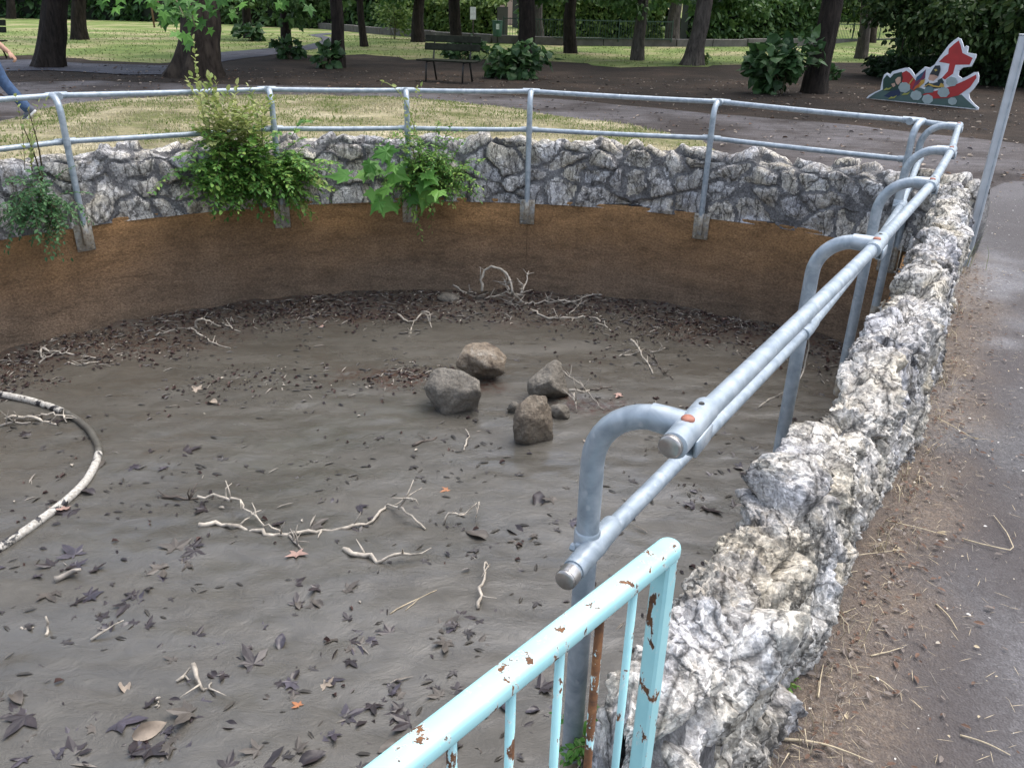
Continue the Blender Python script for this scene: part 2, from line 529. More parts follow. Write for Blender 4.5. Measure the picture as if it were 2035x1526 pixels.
MAT = dict(
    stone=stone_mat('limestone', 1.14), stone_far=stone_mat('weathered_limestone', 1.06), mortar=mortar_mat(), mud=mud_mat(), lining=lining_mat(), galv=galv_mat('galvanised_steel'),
    plate=galv_mat('stained_galvanised_plate', .85), galv2=simple('pale_galvanised_channel', (.47, .50, .53), .45, .10, 14, metal=.25),
    cyan=paint_mat('cyan_gate_paint', .34), cyan_rusty=paint_mat('rusting_gate_paint', .85), cyan_mid=paint_mat('chipped_gate_paint', .52),
    asphalt=asphalt_mat(),
    soil=soil_mat('dark_leaf_mould_soil', [(.35, (.026, .021, .017)), (.55, (.042, .032, .025)), (.7, (.066, .048, .036))]),
    lawn=soil_mat('mown_lawn_turf', [(.33, (.105, .155, .042)), (.46, (.155, .205, .062)), (.56, (.24, .245, .11)), (.68, (.36, .31, .185))], .35, 28),
    dry=soil_mat('dry_turf', [(.35, (.13, .14, .055)), (.48, (.24, .215, .125)), (.68, (.42, .37, .25))], .9, 35),
    tar=soil_mat('old_tar_path', [(.38, (.052, .044, .041)), (.5, (.094, .085, .084)), (.65, (.135, .126, .130))], .6, 60, .3),
    greypath=soil_mat('grey_gravel_path', [(.35, (.065, .066, .078)), (.65, (.11, .112, .130))], .8, 60, .3),
    bark_dark=bark_mat('dark_bark', (.010, .008, .007), (.048, .038, .031)),
    bark_plane=bark_mat('flaking_plane_bark', (.016, .012, .010), (.070, .054, .041), .7, (.085, .066, .050)),
    bark_grey=bark_mat('grey_bark', (.035, .030, .027), (.16, .14, .122)),
    bark_pale=bark_mat('pale_bark', (.10, .082, .065), (.36, .31, .26)),
    stem=simple('brown_stem', (.10, .085, .045), .8),
    twig=simple('bleached_wood', (.40, .36, .30), .85, .5, 22, bump=.4, bscale=120),
    twig_dark=simple('wet_dark_wood', (.085, .068, .055), .6, .4, 25, bump=.4, bscale=120),
    twig_grey=simple('grey_weathered_wood', (.27, .245, .21), .85, .35, 25, bump=.4, bscale=120),
    straw=simple('dry_straw', (.50, .42, .29), .8, .3, 30),
    wood_green=simple('mossy_green_bench_wood', (.020, .023, .016), .85, .4, 9, bump=.5, spec=.15),
    iron=simple('dark_iron', (.022, .022, .020), .6, .3),
    cap=simple('dull_steel_cap', (.40, .38, .36), .35, .35, 30, metal=.8),
    rivet=simple('red_brown_rivet', (.33, .13, .085), .6, .3, 60),
    privet=leaf_mat('small_green_leaves', [(0, (.038, .110, .026)), (.35, (.10, .245, .048)), (.7, (.21, .38, .075)), (1, (.42, .52, .13))]),
    privet_young=leaf_mat('young_yellow_leaves', [(0, (.13, .22, .05)), (.5, (.30, .36, .11)), (1, (.50, .50, .22))]),
    fern=leaf_mat('blue_green_leaves', [(0, (.028, .080, .032)), (.5, (.060, .155, .058)), (1, (.13, .26, .09))]),
    fig=leaf_mat('broad_fresh_leaves', [(0, (.04, .13, .020)), (.5, (.095, .25, .040)), (1, (.20, .40, .075))], .35, per_object=True),
    plane_leaf=leaf_mat('plane_tree_leaves', [(0, (.022, .075, .014)), (.5, (.065, .18, .030)), (1, (.17, .38, .07))], .4, per_object=True),
    bush=leaf_mat('dark_shrub_leaves', [(0, (.018, .046, .017)), (.5, (.042, .098, .032)), (1, (.085, .165, .05))], .25),
    hedge=leaf_mat('hedge_leaves', [(0, (.028, .062, .022)), (.5, (.070, .14, .042)), (1, (.17, .26, .075))], .25),
    hedge_light=leaf_mat('yellow_green_hedge_leaves', [(0, (.06, .12, .032)), (.5, (.14, .23, .062)), (1, (.32, .40, .12))], .3),  # lighter, yellower green than the plain hedge leaves
    crown=leaf_mat('canopy_leaves', [(0, (.030, .075, .020)), (.5, (.070, .15, .038)), (1, (.15, .25, .07))], .3),
    bough=leaf_mat('evergreen_leaves', [(0, (.018, .042, .014)), (.5, (.042, .088, .025)), (1, (.12, .17, .05))], .25),
    ivy=leaf_mat('ivy_leaves', [(0, (.010, .022, .010)), (.5, (.020, .044, .017)), (1, (.045, .085, .03))], .15),
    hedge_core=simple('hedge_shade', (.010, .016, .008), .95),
    dead=simple('wet_dead_leaf', (.032, .025, .026), .34, .5, 14, bump=.3, bscale=60),
    dead2=simple('purple_dead_leaf', (.050, .043, .053), .30, .5, 14, bump=.3, bscale=60),
    dead3=simple('tan_dead_leaf', (.28, .23, .18), .7, .35, 14, bump=.3, bscale=60),
    dead4=simple('mud_coated_leaf', (.078, .067, .056), .5, .4, 14, bump=.3, bscale=60),
    dead_or=simple('orange_dead_leaf', (.30, .125, .055), .6, .3, 20),
    dead_pink=simple('pale_pink_dead_leaf', (.34, .22, .18), .7, .3, 20),
    concrete=simple('pale_stone_kerb', (.10, .093, .085), .9, .3, 3, bump=.5, bscale=30),
)


def rock_mat(name, a, b, d):
    n = N(name)
    h = n.noise(11, None, 8, .68, .6)
    c = n.ramp(h, [(.32, d), (.5, a), (.68, b)])
    c = n.mix(1.0, c, n.ramp(n.noise(90, None, 5, .7), [(.3, .6), (.7, 1.35)]), 'MULTIPLY')
    zz = n.math('ADD', n.z(), n.math('MULTIPLY', n.noise(9, None, 5), .22))          # dried mud on the lower flanks
    c = n.mix(n.ramp(n.math('ADD', zz, 1.0), [(.14, .95), (.34, .12)]), c, (.15, .136, .112))
    nm = n.bump(n.noise(26, None, 8, .7), .9, .03)
    return n.done(c, .8, n.bump(n.voro(34), .5, .012, nm), 0, .3)


ROCK_TAN = rock_mat('tan_boulder', (.25, .20, .145), (.45, .40, .33), (.10, .075, .055))
ROCK_GREY = rock_mat('muddy_grey_boulder', (.22, .20, .168), (.31, .285, .24), (.13, .116, .095))
ROCK_BROWN = rock_mat('brown_boulder', (.185, .152, .115), (.29, .25, .195), (.085, .068, .052))

# ------------------------------------------------------------------ basin outline and ground
ang_corner = math.atan2(WB[1] - CY, WB[0] - CX)
ARC_END = math.radians(188)


def arc_pt(a, R): return np.array([CX + R * math.cos(a), CY + R * math.sin(a)])


GA = at(1330, 1075, .93)[:2]; GB = at(800, 1490, .93)[:2]
GD = (GB - GA) / np.linalg.norm(GB - GA)
LOFF = -.125
outline = [tuple(W(-.42, LOFF))]
outline += [tuple(W(s, LOFF)) for s in np.linspace(.2, WL - .09, 16)]
outline += [tuple(arc_pt(a, RL)) for a in np.linspace(ang_corner + .022, ARC_END, 70)]
outline += [(-4.5, -.2), (-3.6, -1.5), (-2.6, -2.0)]
gend = GA + GD * 2.6
outline += [tuple(gend + np.array([-.15, .1]))]
outline = np.array(outline)


def fill_sheet(name, outer, holes, z, mat, kind='structure'):
    import bmesh
    bm = bmesh.new()
    ed = []
    for loop in [outer] + holes:
        vs = [bm.verts.new((p[0], p[1], z)) for p in loop]
        ed += [bm.edges.new((vs[i], vs[(i + 1) % len(vs)])) for i in range(len(vs))]
    bmesh.ops.triangle_fill(bm, edges=ed, use_beauty=True)
    for f in bm.faces:
        if f.normal.z < 0: f.normal_flip()
    me = bpy.data.meshes.new(name); bm.to_mesh(me); bm.free(); me.materials.append(mat)
    o = link(name, me); o['kind'] = kind; return o


def ragged(pts, step=.35, amp=.12, seed=0):
    pts = np.array(pts, float); out = []
    for i in range(len(pts)):
        a, b = pts[i], pts[(i + 1) % len(pts)]
        n = max(1, min(60, int(np.linalg.norm(b - a) / step)))
        for k in range(n): out.append(a + (b - a) * k / n)
    out = np.array(out)
    q = np.c_[out * 1.3, np.full(len(out), seed * 3.1)]
    return out + np.c_[fbm(q, 3), fbm(q + 40, 3)] * amp


hole = outline.copy()
fill_sheet('ground', [(-160, -40), (160, -40), (160, 200), (-160, 200)], [[tuple(p) for p in hole]], -.012, MAT['soil'])


def px_poly(pts): return [at(x, y)[:2] for x, y in pts]


lawn_poly = px_poly([(-420, 100), (-60, 113), (60, 110), (180, 120), (340, 126), (440, 106), (560, 106), (640, 112), (720, 108), (820, 118), (960, 118), (1100, 122),
                     (1230, 134), (1400, 132), (1500, 126), (1700, 124), (1790, 120), (2100, 130)]) + [(34, 70), (-60, 90), (-40, 40)]
fill_sheet('lawn', ragged(lawn_poly, .9, .5, 1), [], -.006, MAT['lawn'])
gp = px_poly([(-300, 112), (-60, 121), (60, 119), (170, 127), (350, 131), (440, 104), (530, 97), (600, 92), (636, 84), (640, 77), (612, 70), (650, 66),
              (672, 67), (640, 71), (668, 78), (664, 86), (620, 99), (540, 110), (450, 121), (350, 148), (250, 149), (100, 140), (-60, 143), (-300, 140)])
fill_sheet('footpath', ragged(gp, .6, .08, 2), [], .002, MAT['greypath'])
tp = px_poly([(-380, 175), (-80, 166), (200, 160), (340, 166), (600, 171), (820, 179), (1000, 188), (1200, 205), (1400, 225), (1700, 250), (2035, 285), (2500, 330)])
tp += [(9, 6), (6.5, 6.6), (3.2, 7.6), (1.0, 8.3), (-1, 8.6), (-4, 8.6), (-8, 7.4), (-14, 9)]
fill_sheet('tar_path', ragged(tp, .5, .18, 3), [], -.004, MAT['tar'])
gr = px_poly([(-260, 300), (-60, 262), (60, 226), (130, 207), (250, 197), (380, 191), (560, 189), (700, 191), (830, 197), (950, 208), (1060, 222), (1200, 243), (1320, 264), (1425, 290)])
gr += [(1.9, 8.6), (.6, 8.5), (-1, 8.45), (-2.6, 8.1), (-4.2, 7.4), (-5.2, 6.3), (-7, 6)]
gr_r = ragged(gr, .3, .16, 4)
# gentle grassy rise: gridded sheet


def inpoly(P, poly):
    poly = np.asarray(poly); x, y = P[:, 0], P[:, 1]; c = np.zeros(len(P), bool); j = len(poly) - 1
    for i in range(len(poly)):
        xi, yi = poly[i]; xj, yj = poly[j]
        m = ((yi > y) != (yj > y)) & (x < (xj - xi) * (y - yi) / (yj - yi + 1e-12) + xi)
        c ^= m; j = i
    return c


def polydist(P, poly):
    poly = np.asarray(poly); d = np.full(len(P), 1e9)
    for i in range(len(poly)):
        a, b = poly[i], poly[(i + 1) % len(poly)]
        ab = b - a; t = np.clip(((P - a) @ ab) / (ab @ ab + 1e-12), 0, 1)
        d = np.minimum(d, np.hypot(*(P - a - t[:, None] * ab).T))
    return d


def grid_sheet(name, x0, x1, y0, y1, st, hfun, mat, keep=None, attrs=None):
    xs = np.arange(x0, x1 + 1e-6, st); ys = np.arange(y0, y1 + 1e-6, st)
    X, Y = np.meshgrid(xs, ys); P = np.c_[X.ravel(), Y.ravel()]
    nx, ny = len(xs), len(ys)
    idx = np.arange(nx * ny).reshape(ny, nx)
    q = np.c_[idx[:-1, :-1].ravel(), idx[:-1, 1:].ravel(), idx[1:, 1:].ravel(), idx[1:, :-1].ravel()]
    if keep is not None:
        c = P[q].mean(1); q = q[keep(c)]
        u, inv = np.unique(q, return_inverse=True); P = P[u]; q = inv.reshape(-1, 4)
    me = np_mesh(name, np.c_[P, hfun(P)], q, mat)
    for k, fn in (attrs or {}).items():
        a = me.attributes.new(k, 'FLOAT', 'POINT'); a.data.foreach_set('value', fn(P).astype(np.float32))
    o = link(name, me); o['kind'] = 'structure'; return o


def h_grass(P):
    d = polydist(P, gr_r)
    return np.where(inpoly(P, gr_r), np.minimum(d, 1.2) * .05 + .03 * fbm(np.c_[P * .8, P[:, :1] * 0], 3) * np.minimum(d, 1), 0) + .004


grid_sheet('grass_verge', -14, 4.5, 6, 17.5, .16, h_grass, MAT['dry'], keep=lambda c: inpoly(c, gr_r))


def wall_dist(P):
    r = P - WA; s = r @ WD; n = r @ WN
    ns = np.clip(s, -.12, WL + .1); n = n - bow(s)
    return np.hypot(s - ns, n - .21) * np.sign(n - .21 + 1e-9)


def near_keep(c):
    return ~inpoly(c, hole) & (polydist(c, hole) > .02)


def a_dirt(P):
    d = np.abs(wall_dist(P)); n3 = fbm(np.c_[P * 2.2, P[:, :1] * 0], 4)
    return sstep(.36, .06, d + n3 * .14) * (.75 + .4 * np.clip(fbm(np.c_[P * 6, P[:, :1] * 0 + 5], 3), -1, 1))


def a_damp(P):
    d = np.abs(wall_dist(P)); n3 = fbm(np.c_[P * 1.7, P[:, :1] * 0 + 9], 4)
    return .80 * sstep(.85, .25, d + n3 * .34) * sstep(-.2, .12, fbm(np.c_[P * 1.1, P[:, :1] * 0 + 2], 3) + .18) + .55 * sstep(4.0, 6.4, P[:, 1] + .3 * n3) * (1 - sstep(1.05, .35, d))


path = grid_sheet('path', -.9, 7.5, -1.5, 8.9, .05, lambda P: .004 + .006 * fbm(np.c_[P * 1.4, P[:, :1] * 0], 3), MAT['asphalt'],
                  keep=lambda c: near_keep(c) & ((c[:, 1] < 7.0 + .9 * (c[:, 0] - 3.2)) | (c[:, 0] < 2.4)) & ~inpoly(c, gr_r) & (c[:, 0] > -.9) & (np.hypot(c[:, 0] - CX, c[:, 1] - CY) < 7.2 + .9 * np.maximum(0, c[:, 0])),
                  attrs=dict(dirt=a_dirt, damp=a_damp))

# far slope on the right, beyond the fence
P0 = atD(1650, 60, 47); P1 = atD(1800, 60, 47)
grid_sheet('hill', P0[0] - 6, P0[0] + 26, 46, 90, 1.0, lambda P: np.clip((P[:, 1] - 47) * .10, -.05, 4) + .1 * fbm(np.c_[P * .2, P[:, :1] * 0], 2), MAT['lawn'])


# mud floor with footprints-like undulation
def h_mud(P):
    q = np.c_[P, P[:, :1] * 0]
    r = RL - np.hypot(P[:, 0] - CX, P[:, 1] - CY)
    edge = sstep(.9, 0, np.abs(r)) * .05
    return FLOOR + .016 * fbm(q * 1.3, 3) + .006 * fbm(q * np.array([5, 9, 1]), 3) + edge * (1 + .6 * fbm(q * 3, 3)) - .010


def a_litter(P):
    r = RL - np.hypot(P[:, 0] - CX, P[:, 1] - CY); q = np.c_[P, P[:, :1] * 0]
    v = .8 * sstep(.95, .25, r + .35 * fbm(q * 1.6, 3))
    for (x, y, rr) in ((760, 745, .45), (820, 750, .4), (1160, 800, .35), (1130, 790, .3), (740, 625, .55), (960, 760, .25)):
        c = at(x, y, FLOOR)[:2]; v = np.maximum(v, 1.0 * sstep(rr, rr * .3, np.hypot(P[:, 0] - c[0], (P[:, 1] - c[1]) * 1.8) + .2 * fbm(q * 3, 3)))
    return v


grid_sheet('mud', -5.1, 3.6, -2.4, 7.6, .035, h_mud, MAT['mud'], keep=lambda c: inpoly(c, outline) | (polydist(c, outline) < .1), attrs=dict(litter=a_litter))


def mudz(p): return float(h_mud(np.array([[p[0], p[1]]]))[0])


# basin lining: thick curved panels with an open joint
lining = empty('basin_lining', (CX, CY, 0))
tag(lining, 'orange brown rust stained concrete lining of the drained basin under the rubble walls', 'basin lining')
JOINT = math.atan2(*(oncyl(1047, 470, RL)[[1, 0]] - np.array([CY, CX])))
ol = outline
acc = 0


def lining_panel(pts):
    pts = np.array(pts); n = len(pts)
    T = np.gradient(pts, axis=0); T /= np.linalg.norm(T, axis=1)[:, None]
    out = np.c_[T[:, 1], -T[:, 0]]                       # to the right of travel = outside
    zs = [FLOOR - .1, -.45, -.02, -.004, .004]
    prof = [(0, zs[0]), (0, zs[1]), (0, zs[2]), (.008, 0.0), (.14, 0.0), (.14, zs[0])]
    V = []
    for (o, z) in prof:
        V.append(np.c_[pts + out * o - [CX, CY], np.full(n, z)])
    V = np.concatenate(V); f = []
    for k in range(len(prof) - 1):
        for i in range(n - 1):
            a = k * n + i; f.append((a, a + 1, a + 1 + n, a + n))
    mb = MB(); mb.add(V, [q[::-1] for q in f])
    m2 = len(prof)
    mb.add(V[[k * n for k in range(m2)]], [tuple(range(m2))]); mb.add(V[[k * n + n - 1 for k in range(m2)]], [tuple(range(m2))[::-1]])
    return mb


joints = [ang_corner + .0, JOINT, math.radians(152), ARC_END]
for i in range(3):
    a0, a1 = joints[i] + (.0003 if i else .012), joints[i + 1] - .0003
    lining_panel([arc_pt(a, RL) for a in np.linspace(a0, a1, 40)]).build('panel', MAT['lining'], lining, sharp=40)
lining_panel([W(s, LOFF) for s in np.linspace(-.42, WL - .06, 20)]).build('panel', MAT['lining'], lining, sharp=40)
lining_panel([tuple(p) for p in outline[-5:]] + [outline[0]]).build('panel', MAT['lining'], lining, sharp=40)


# ------------------------------------------------------------------ rubble walls: every stone its own object
def rubble(root, s, place, hgt, thick, seeds_sz, st, seed, rough_amp, end0=False, mat='stone', facet=.12, batter=0.0, rec=.02, mort=0.0, drop=0.0, end1=False, proud=(-.012, .035), groove=.04):
    """place(s, n) -> xy; stones are Voronoi cells over the unrolled profile (inner face, crest, outer face)"""
    g = np.random.default_rng(seed)
    Tlen = hgt + thick + hgt
    s0 = s[0]; S_len = s[-1] - s0; ns = len(s); nt = int(Tlen / st) + 1
    t = np.linspace(0, Tlen, nt)
    SS, TT = np.meshgrid(s, t, indexing='ij'); sv, tv = SS.ravel(), TT.ravel()
    seeds = []
    ds, dt = seeds_sz
    rows = max(2, round(Tlen / dt))
    for r in range(rows):
        x = s0 - g.random() * ds
        while x < s0 + S_len + ds:
            seeds.append((x, (r + .5 + g.uniform(-.36, .36)) * Tlen / rows)); x += ds * g.uniform(.55, 1.5)
    seeds = np.array(seeds)
    if drop: seeds = seeds[g.random(len(seeds)) > drop]
    ns_ = len(seeds)
    asp = np.exp(g.normal(0, .34, ns_)); rotk = g.uniform(-.6, .6, ns_)
    q3 = np.c_[sv, tv, np.full(len(sv), seed * 7.7)]
    ws = sv + .055 * fbm(q3 * 5, 3); wt = tv + .045 * fbm(q3 * 5 + 31, 3)

    def near(a, b):
        n = len(a); i1 = np.zeros(n, int); d1 = np.zeros(n); d2 = np.zeros(n)
        for k in range(0, n, 20000):
            dx = a[k:k + 20000, None] - seeds[None, :, 0]; dy = b[k:k + 20000, None] - seeds[None, :, 1]
            u = (dx * np.cos(rotk) + dy * np.sin(rotk)) / (asp * ds / dt) ** .5; w = (-dx * np.sin(rotk) + dy * np.cos(rotk)) * (asp * ds / dt) ** .5
            d = np.hypot(u, w); o = np.argpartition(d, 1, axis=1)[:, :2]
            e = np.take_along_axis(d, o, 1); sw = e[:, 0] > e[:, 1]
            o[sw] = o[sw][:, ::-1]; e[sw] = e[sw][:, ::-1]
            i1[k:k + 20000] = o[:, 0]; d1[k:k + 20000] = e[:, 0]; d2[k:k + 20000] = e[:, 1]
        return i1, d1, d2
    ids, d1, d2 = near(ws, wt)
    edge = (d2 - d1) / 2
    pr = g.uniform(*proud, ns_); tilt = g.normal(0, .16, (ns_, 2)); jw = g.uniform(.6, 1.25, ns_)
    gk = sstep(0, groove, edge)
    crest = sstep(.22, .05, np.abs(tv - Tlen / 2))
    disp = gk * (pr[ids] * (1 + .8 * crest) + (sv - seeds[ids, 0]) * tilt[ids, 0] + (wt - seeds[ids, 1]) * tilt[ids, 1]) - (1 - gk) * rec * jw[ids]
    rot = g.normal(size=(ns_, 3, 3))
    rot = np.array([np.linalg.qr(m)[0] for m in rot])
    loc = np.einsum('nij,nj->ni', rot[ids], np.c_[sv, tv, ids * 3.7]) * np.array([1, 1, 2.6])
    fc = g.normal(size=(ns_, 4, 2)); rel = np.c_[sv - seeds[ids, 0], wt - seeds[ids, 1]]
    disp -= gk * facet * np.maximum(0, np.einsum('nkj,nj->nk', fc[ids], rel).max(1)) * np.minimum(1, .5 + pr[ids] * 0 + .5)
    disp += (.35 + .65 * gk) * (rough_amp * .30 * fbm(loc * 7, 3, .5, True) + rough_amp * .36 * chips(loc * 13 + .8 * fbm(loc * 9, 2)[:, None]) + rough_amp * .16 * chips(loc * 31 + .5 * fbm(loc * 20, 2)[:, None], 5) + rough_amp * .12 * fbm(loc * 30, 3, .6) - rough_amp * .25)
    disp += .020 * fbm(q3 * 3.1 + 9, 3)
    disp *= sstep(-.01, .05, tv) * .85 + .15
    # profile: superellipse-ish section
    hh = hgt + .05 * fbm(np.c_[sv * 2.6, np.zeros(len(sv)), np.full(len(sv), seed)], 4)
    a = tv; rad = thick * .38
    n_off = np.where(a < hgt, 0, np.where(a < hgt + thick, a - hgt, thick))
    zz = np.where(a < hgt, a, np.where(a < hgt + thick, hgt, hgt - (a - hgt - thick)))
    # rounded shoulders
    tt = np.clip((a - (hgt - rad)) / (thick + 2 * rad), 0, 1)
    ins = (a > hgt - rad) & (a < hgt + thick + rad)
    th = tt * math.pi
    n_off = np.where(ins, thick / 2 - np.cos(th) * thick / 2, n_off)
    zz = np.where(ins, hgt - rad + np.sin(th) ** .8 * rad, zz)
    zz = zz * hh / hgt - .03
    n_off = n_off + np.where(a > hgt + thick / 2, batter * np.clip(1 - zz / hgt, 0, 1), 0)
    nn = np.where(ins, -np.cos(th), np.where(a < hgt, -1.0, 1.0)); nz = np.where(ins, np.sin(th), 0.0)
    nw = n_off + disp * nn * 1.0
    if end0:                                           # close the free end with a rocky nose
        e = sstep(s0 + .10, s0, sv)
        nw = thick / 2 + (nw - thick / 2) * np.sqrt(np.clip(1 - e * .985, 0, 1)); zz = zz - e * .05 * zz
    if end1:
        e = sstep(s[-1] - .10, s[-1], sv)
        nw = thick / 2 + (nw - thick / 2) * np.sqrt(np.clip(1 - e * .985, 0, 1)); zz = zz - e * .05 * zz
    xy = place(sv, nw)
    V = np.c_[xy, zz + disp * nz]
    idx = np.arange(ns * nt).reshape(ns, nt)
    q = np.c_[idx[:-1, :-1].ravel(), idx[1:, :-1].ravel(), idx[1:, 1:].ravel(), idx[:-1, 1:].ravel()]
    qi, _, _ = near(ws[q].mean(1), wt[q].mean(1))
    for k in np.unique(qi):
        qq = q[qi == k]; u, inv = np.unique(qq, return_inverse=True)
        if len(qq) < 6: 
            pass
        c = V[u].mean(0)
        me = np_mesh('stone', V[u] - c, inv.reshape(-1, 4), MAT[mat])
        if mort:                                       # faces sunk in the joint are mortar
            me.materials.append(MAT['mortar']); me.polygons.foreach_set('material_index', (gk[qq].mean(1) < mort).astype(np.int32))
        link('stone', me, root, loc=c - np.array(root.location))


near_wall = empty('rubble_wall', (*(WA + WN * .1), 0))
tag(near_wall, 'straight low wall of craggy pale limestone beside the path on the right', 'stone wall')
s_near = np.concatenate([np.arange(-.34, .9, .0055), np.arange(.9, 2.2, .008), np.arange(2.2, WL + .16, .012)])
rubble(near_wall, s_near, lambda s, n: W(s, n), .56, .17, (.30, .26), .0065, 21, .036, True, 'stone', .08, .045, .020, .0, .0, True, (-.012, .022), .020)

far_wall = empty('rubble_wall', (CX, CY + RL, 0))
tag(far_wall, 'curved rubble stone wall around the far side of the basin', 'stone wall')
A0, A1 = ang_corner - .055, math.radians(168)
rubble(far_wall, np.arange(0, (A1 - A0) * RL, .0145), lambda s, n: np.c_[CX + (RL - .01 + n) * np.cos(A0 + s / RL), CY + (RL - .01 + n) * np.sin(A0 + s / RL)], .54, .27, (.23, .165), .0125, 23, .013, True, 'stone_far', .14, .0, .024, .50, .22, False, (-.012, .030), .032)

# mortar hearts fill both walls so no joint is see-through
mb = MB()
for wall_pts in ([W(s, .0925) for s in np.linspace(-.30, WL + .05, 30)],):
    mb.tube(np.c_[np.array(wall_pts), np.full(len(wall_pts), .23)], .075, 8, flat=3.2)
mb.v = [v - np.array(near_wall.location) for v in mb.v]
mb.build('mortar_heart', MAT['mortar'], near_wall)
mb = MB(); aa = np.linspace(A0, A1, 70)
mb.tube(np.c_[CX + (RL + .125) * np.cos(aa), CY + (RL + .125) * np.sin(aa), np.full(70, .22)], .10, 8, flat=2.4)
mb.v = [v - np.array(far_wall.location) for v in mb.v]
mb.build('mortar_heart', MAT['mortar'], far_wall)

# ------------------------------------------------------------------ railing of galvanised tube
rail = empty('railing', (*(WA + WN * 0), 0))
tag(rail, 'galvanised tube railing with two rails and bent posts around the basin', 'railing')
RO = np.array(rail.location)


def rmesh(mb, name, mat, parent=rail, sharp=50):
    mb.v = [v - RO for v in mb.v]
    return mb.build(name, mat, parent, sharp=sharp)


def bent_post(base_xy, top, outn, zbot):
    """straight tube that bends outwards to meet the top rail"""
    zt = top[2]; d = float((np.array(top[:2]) - base_xy) @ outn); d = max(d, .06)
    R = max(.05, min(d - .055, .15))
    p = [(*base_xy, z) for z in np.linspace(zbot, zt - R, 8)]
    for a in np.linspace(0, math.pi / 2, 10)[1:]:
        p.append((*(base_xy + outn * R * (1 - math.cos(a))), zt - R + R * math.sin(a)))
    if d > R + .01: p.append((*(base_xy + outn * (d)), zt))
    mb = MB(); mb.tube(p, .0238, 20); return mb


def clamp(at_pt, dirv, post_dir, L=.075, r=.0245):
    """split sleeve on the rail and a saddle round the post"""
    mb = MB(); d = np.array(dirv) / np.linalg.norm(dirv); at_pt = np.array(at_pt)
    pts = [at_pt + d * x for x in (-L, -L * .98, -L * .45, 0, L * .45, L * .98, L)]
    mb.tube(pts, [r * .90, r, r, r * 1.06, r, r, r * .90], 18)
    pd = np.array(post_dir) / np.linalg.norm(post_dir)
    mb.tube([at_pt - pd * .075, at_pt - pd * .04, at_pt - pd * .012], [.0258, .0268, .0262], 18)
    up = np.cross(d, pd); up /= np.linalg.norm(up)
    for sg in (-1, 1): mb.box(at_pt + up * sg * 0.0 + d * .0 - pd * .02 + np.array([0, 0, -.026]), (.03, .03, .006), bev=.002)
    return mb


def base_plate(c, nrm, mirror=False):
    """stained plate with a flat bar tongue and four bolts; nrm points into the basin"""
    mb = MB(); nx = np.array([nrm[0], nrm[1], 0]); tx = np.array([-nrm[1], nrm[0], 0]); zz = np.array([0, 0, 1.])
    Rm = np.stack([tx, nx, zz], 1)
    mb.box(np.array(c), (.135, .010, .225), Rm, bev=.003)
    for a in (-1, 1):
        for b in (-1, 1):
            p = np.array(c) + tx * a * .048 + zz * b * .088 + nx * .005
            mb.tube([p, p + nx * .010], .011, 6); mb.tube([p + nx * .010, p + nx * .016], .006, 8)
    return mb


far_top = [oncyl(x, y, RL + .115) for x, y in ((-160, 209), (112, 190), (530, 178), (806, 180), (1056, 182), (1433, 203), (1815, 240))]
far_mid = [oncyl(x, y, RL - .022) for x, y in ((-150, 302), (136, 281), (546, 256), (809, 255), (1056, 258), (1415, 275), (1806, 318))]
corner_top = oncyl(1905, 252, RL + .06)
post_px = [None, (172, 478), (562, 432), (815, 425), (1047, 418), (1392, 443), None]
extra = [arc_pt(math.radians(d), RL + .115) for d in (160, 176)]
tops = [np.array([*extra[1], .93]), np.array([*extra[0], .93])] + far_top[1:]
mids = [np.array([*arc_pt(math.radians(176), RL - .022), .62]), np.array([*arc_pt(math.radians(160), RL - .022), .62])] + far_mid[1:]
ppx = [None, None] + post_px[1:]
for i, (tpnt, m) in enumerate(zip(tops, mids)):
    a = math.atan2(m[1] - CY, m[0] - CX)
    if ppx[i] is not None:
        b = oncyl(*ppx[i], RL - .055); a = math.atan2(b[1] - CY, b[0] - CX)
    outn = np.array([math.cos(a), math.sin(a)])
    base = arc_pt(a, RL - .055)
    po = rmesh(bent_post(base, tpnt, outn, .0), 'post', MAT['galv'])
    pl = base_plate((*arc_pt(a, RL - .012), -.105), -outn)
    bar = MB()
    Rm_ = np.stack([np.array([-outn[1], outn[0], 0]), np.array([*outn, 0.]), np.array([0, 0, 1.])], 1)
    pl.box((*base, -.075), (.046, .040, .19), Rm_, bev=.006)
    rmesh(pl, 'base_plate', MAT['plate'], po)
    nxt = tops[min(i + 1, len(tops) - 1)] - tops[max(i - 1, 0)]
    rmesh(clamp(tpnt, nxt, np.array([*outn, 0.0]) * 1.0), 'clamp', MAT['galv'])
    mp = np.array([*arc_pt(a, RL - .022), m[2]])
    mids[i] = mp
for i, mp in enumerate(mids):
    d = mids[min(i + 1, len(mids) - 1)] - mids[max(i - 1, 0)]
    a = math.atan2(mp[1] - CY, mp[0] - CX)
    mb = MB(); dd = d / np.linalg.norm(d)
    mb.tube([mp + dd * x for x in (-.075, -.07, 0, .07, .075)], [.0225, .0240, .0245, .0240, .0225], 16)
    b = arc_pt(a, RL - .055)
    mb.tube([(*b, mp[2] - .028), (*b, mp[2] + .028)], .0270, 18)
    rmesh(mb, 'clamp', MAT['galv'])


def seg(a, b, name, sag=.004):
    a, b = np.array(a), np.array(b)
    t = np.linspace(0, 1, 7)
    p = a + (b - a) * t[:, None] - np.c_[np.zeros((7, 2)), sag * 4 * t * (1 - t)]
    mb = MB(); mb.tube(p, .0200, 16); return rmesh(mb, name, MAT['galv'])


for i in range(len(tops) - 1):
    seg(tops[i], tops[i + 1], 'top_rail'); seg(mids[i], mids[i + 1], 'mid_rail')

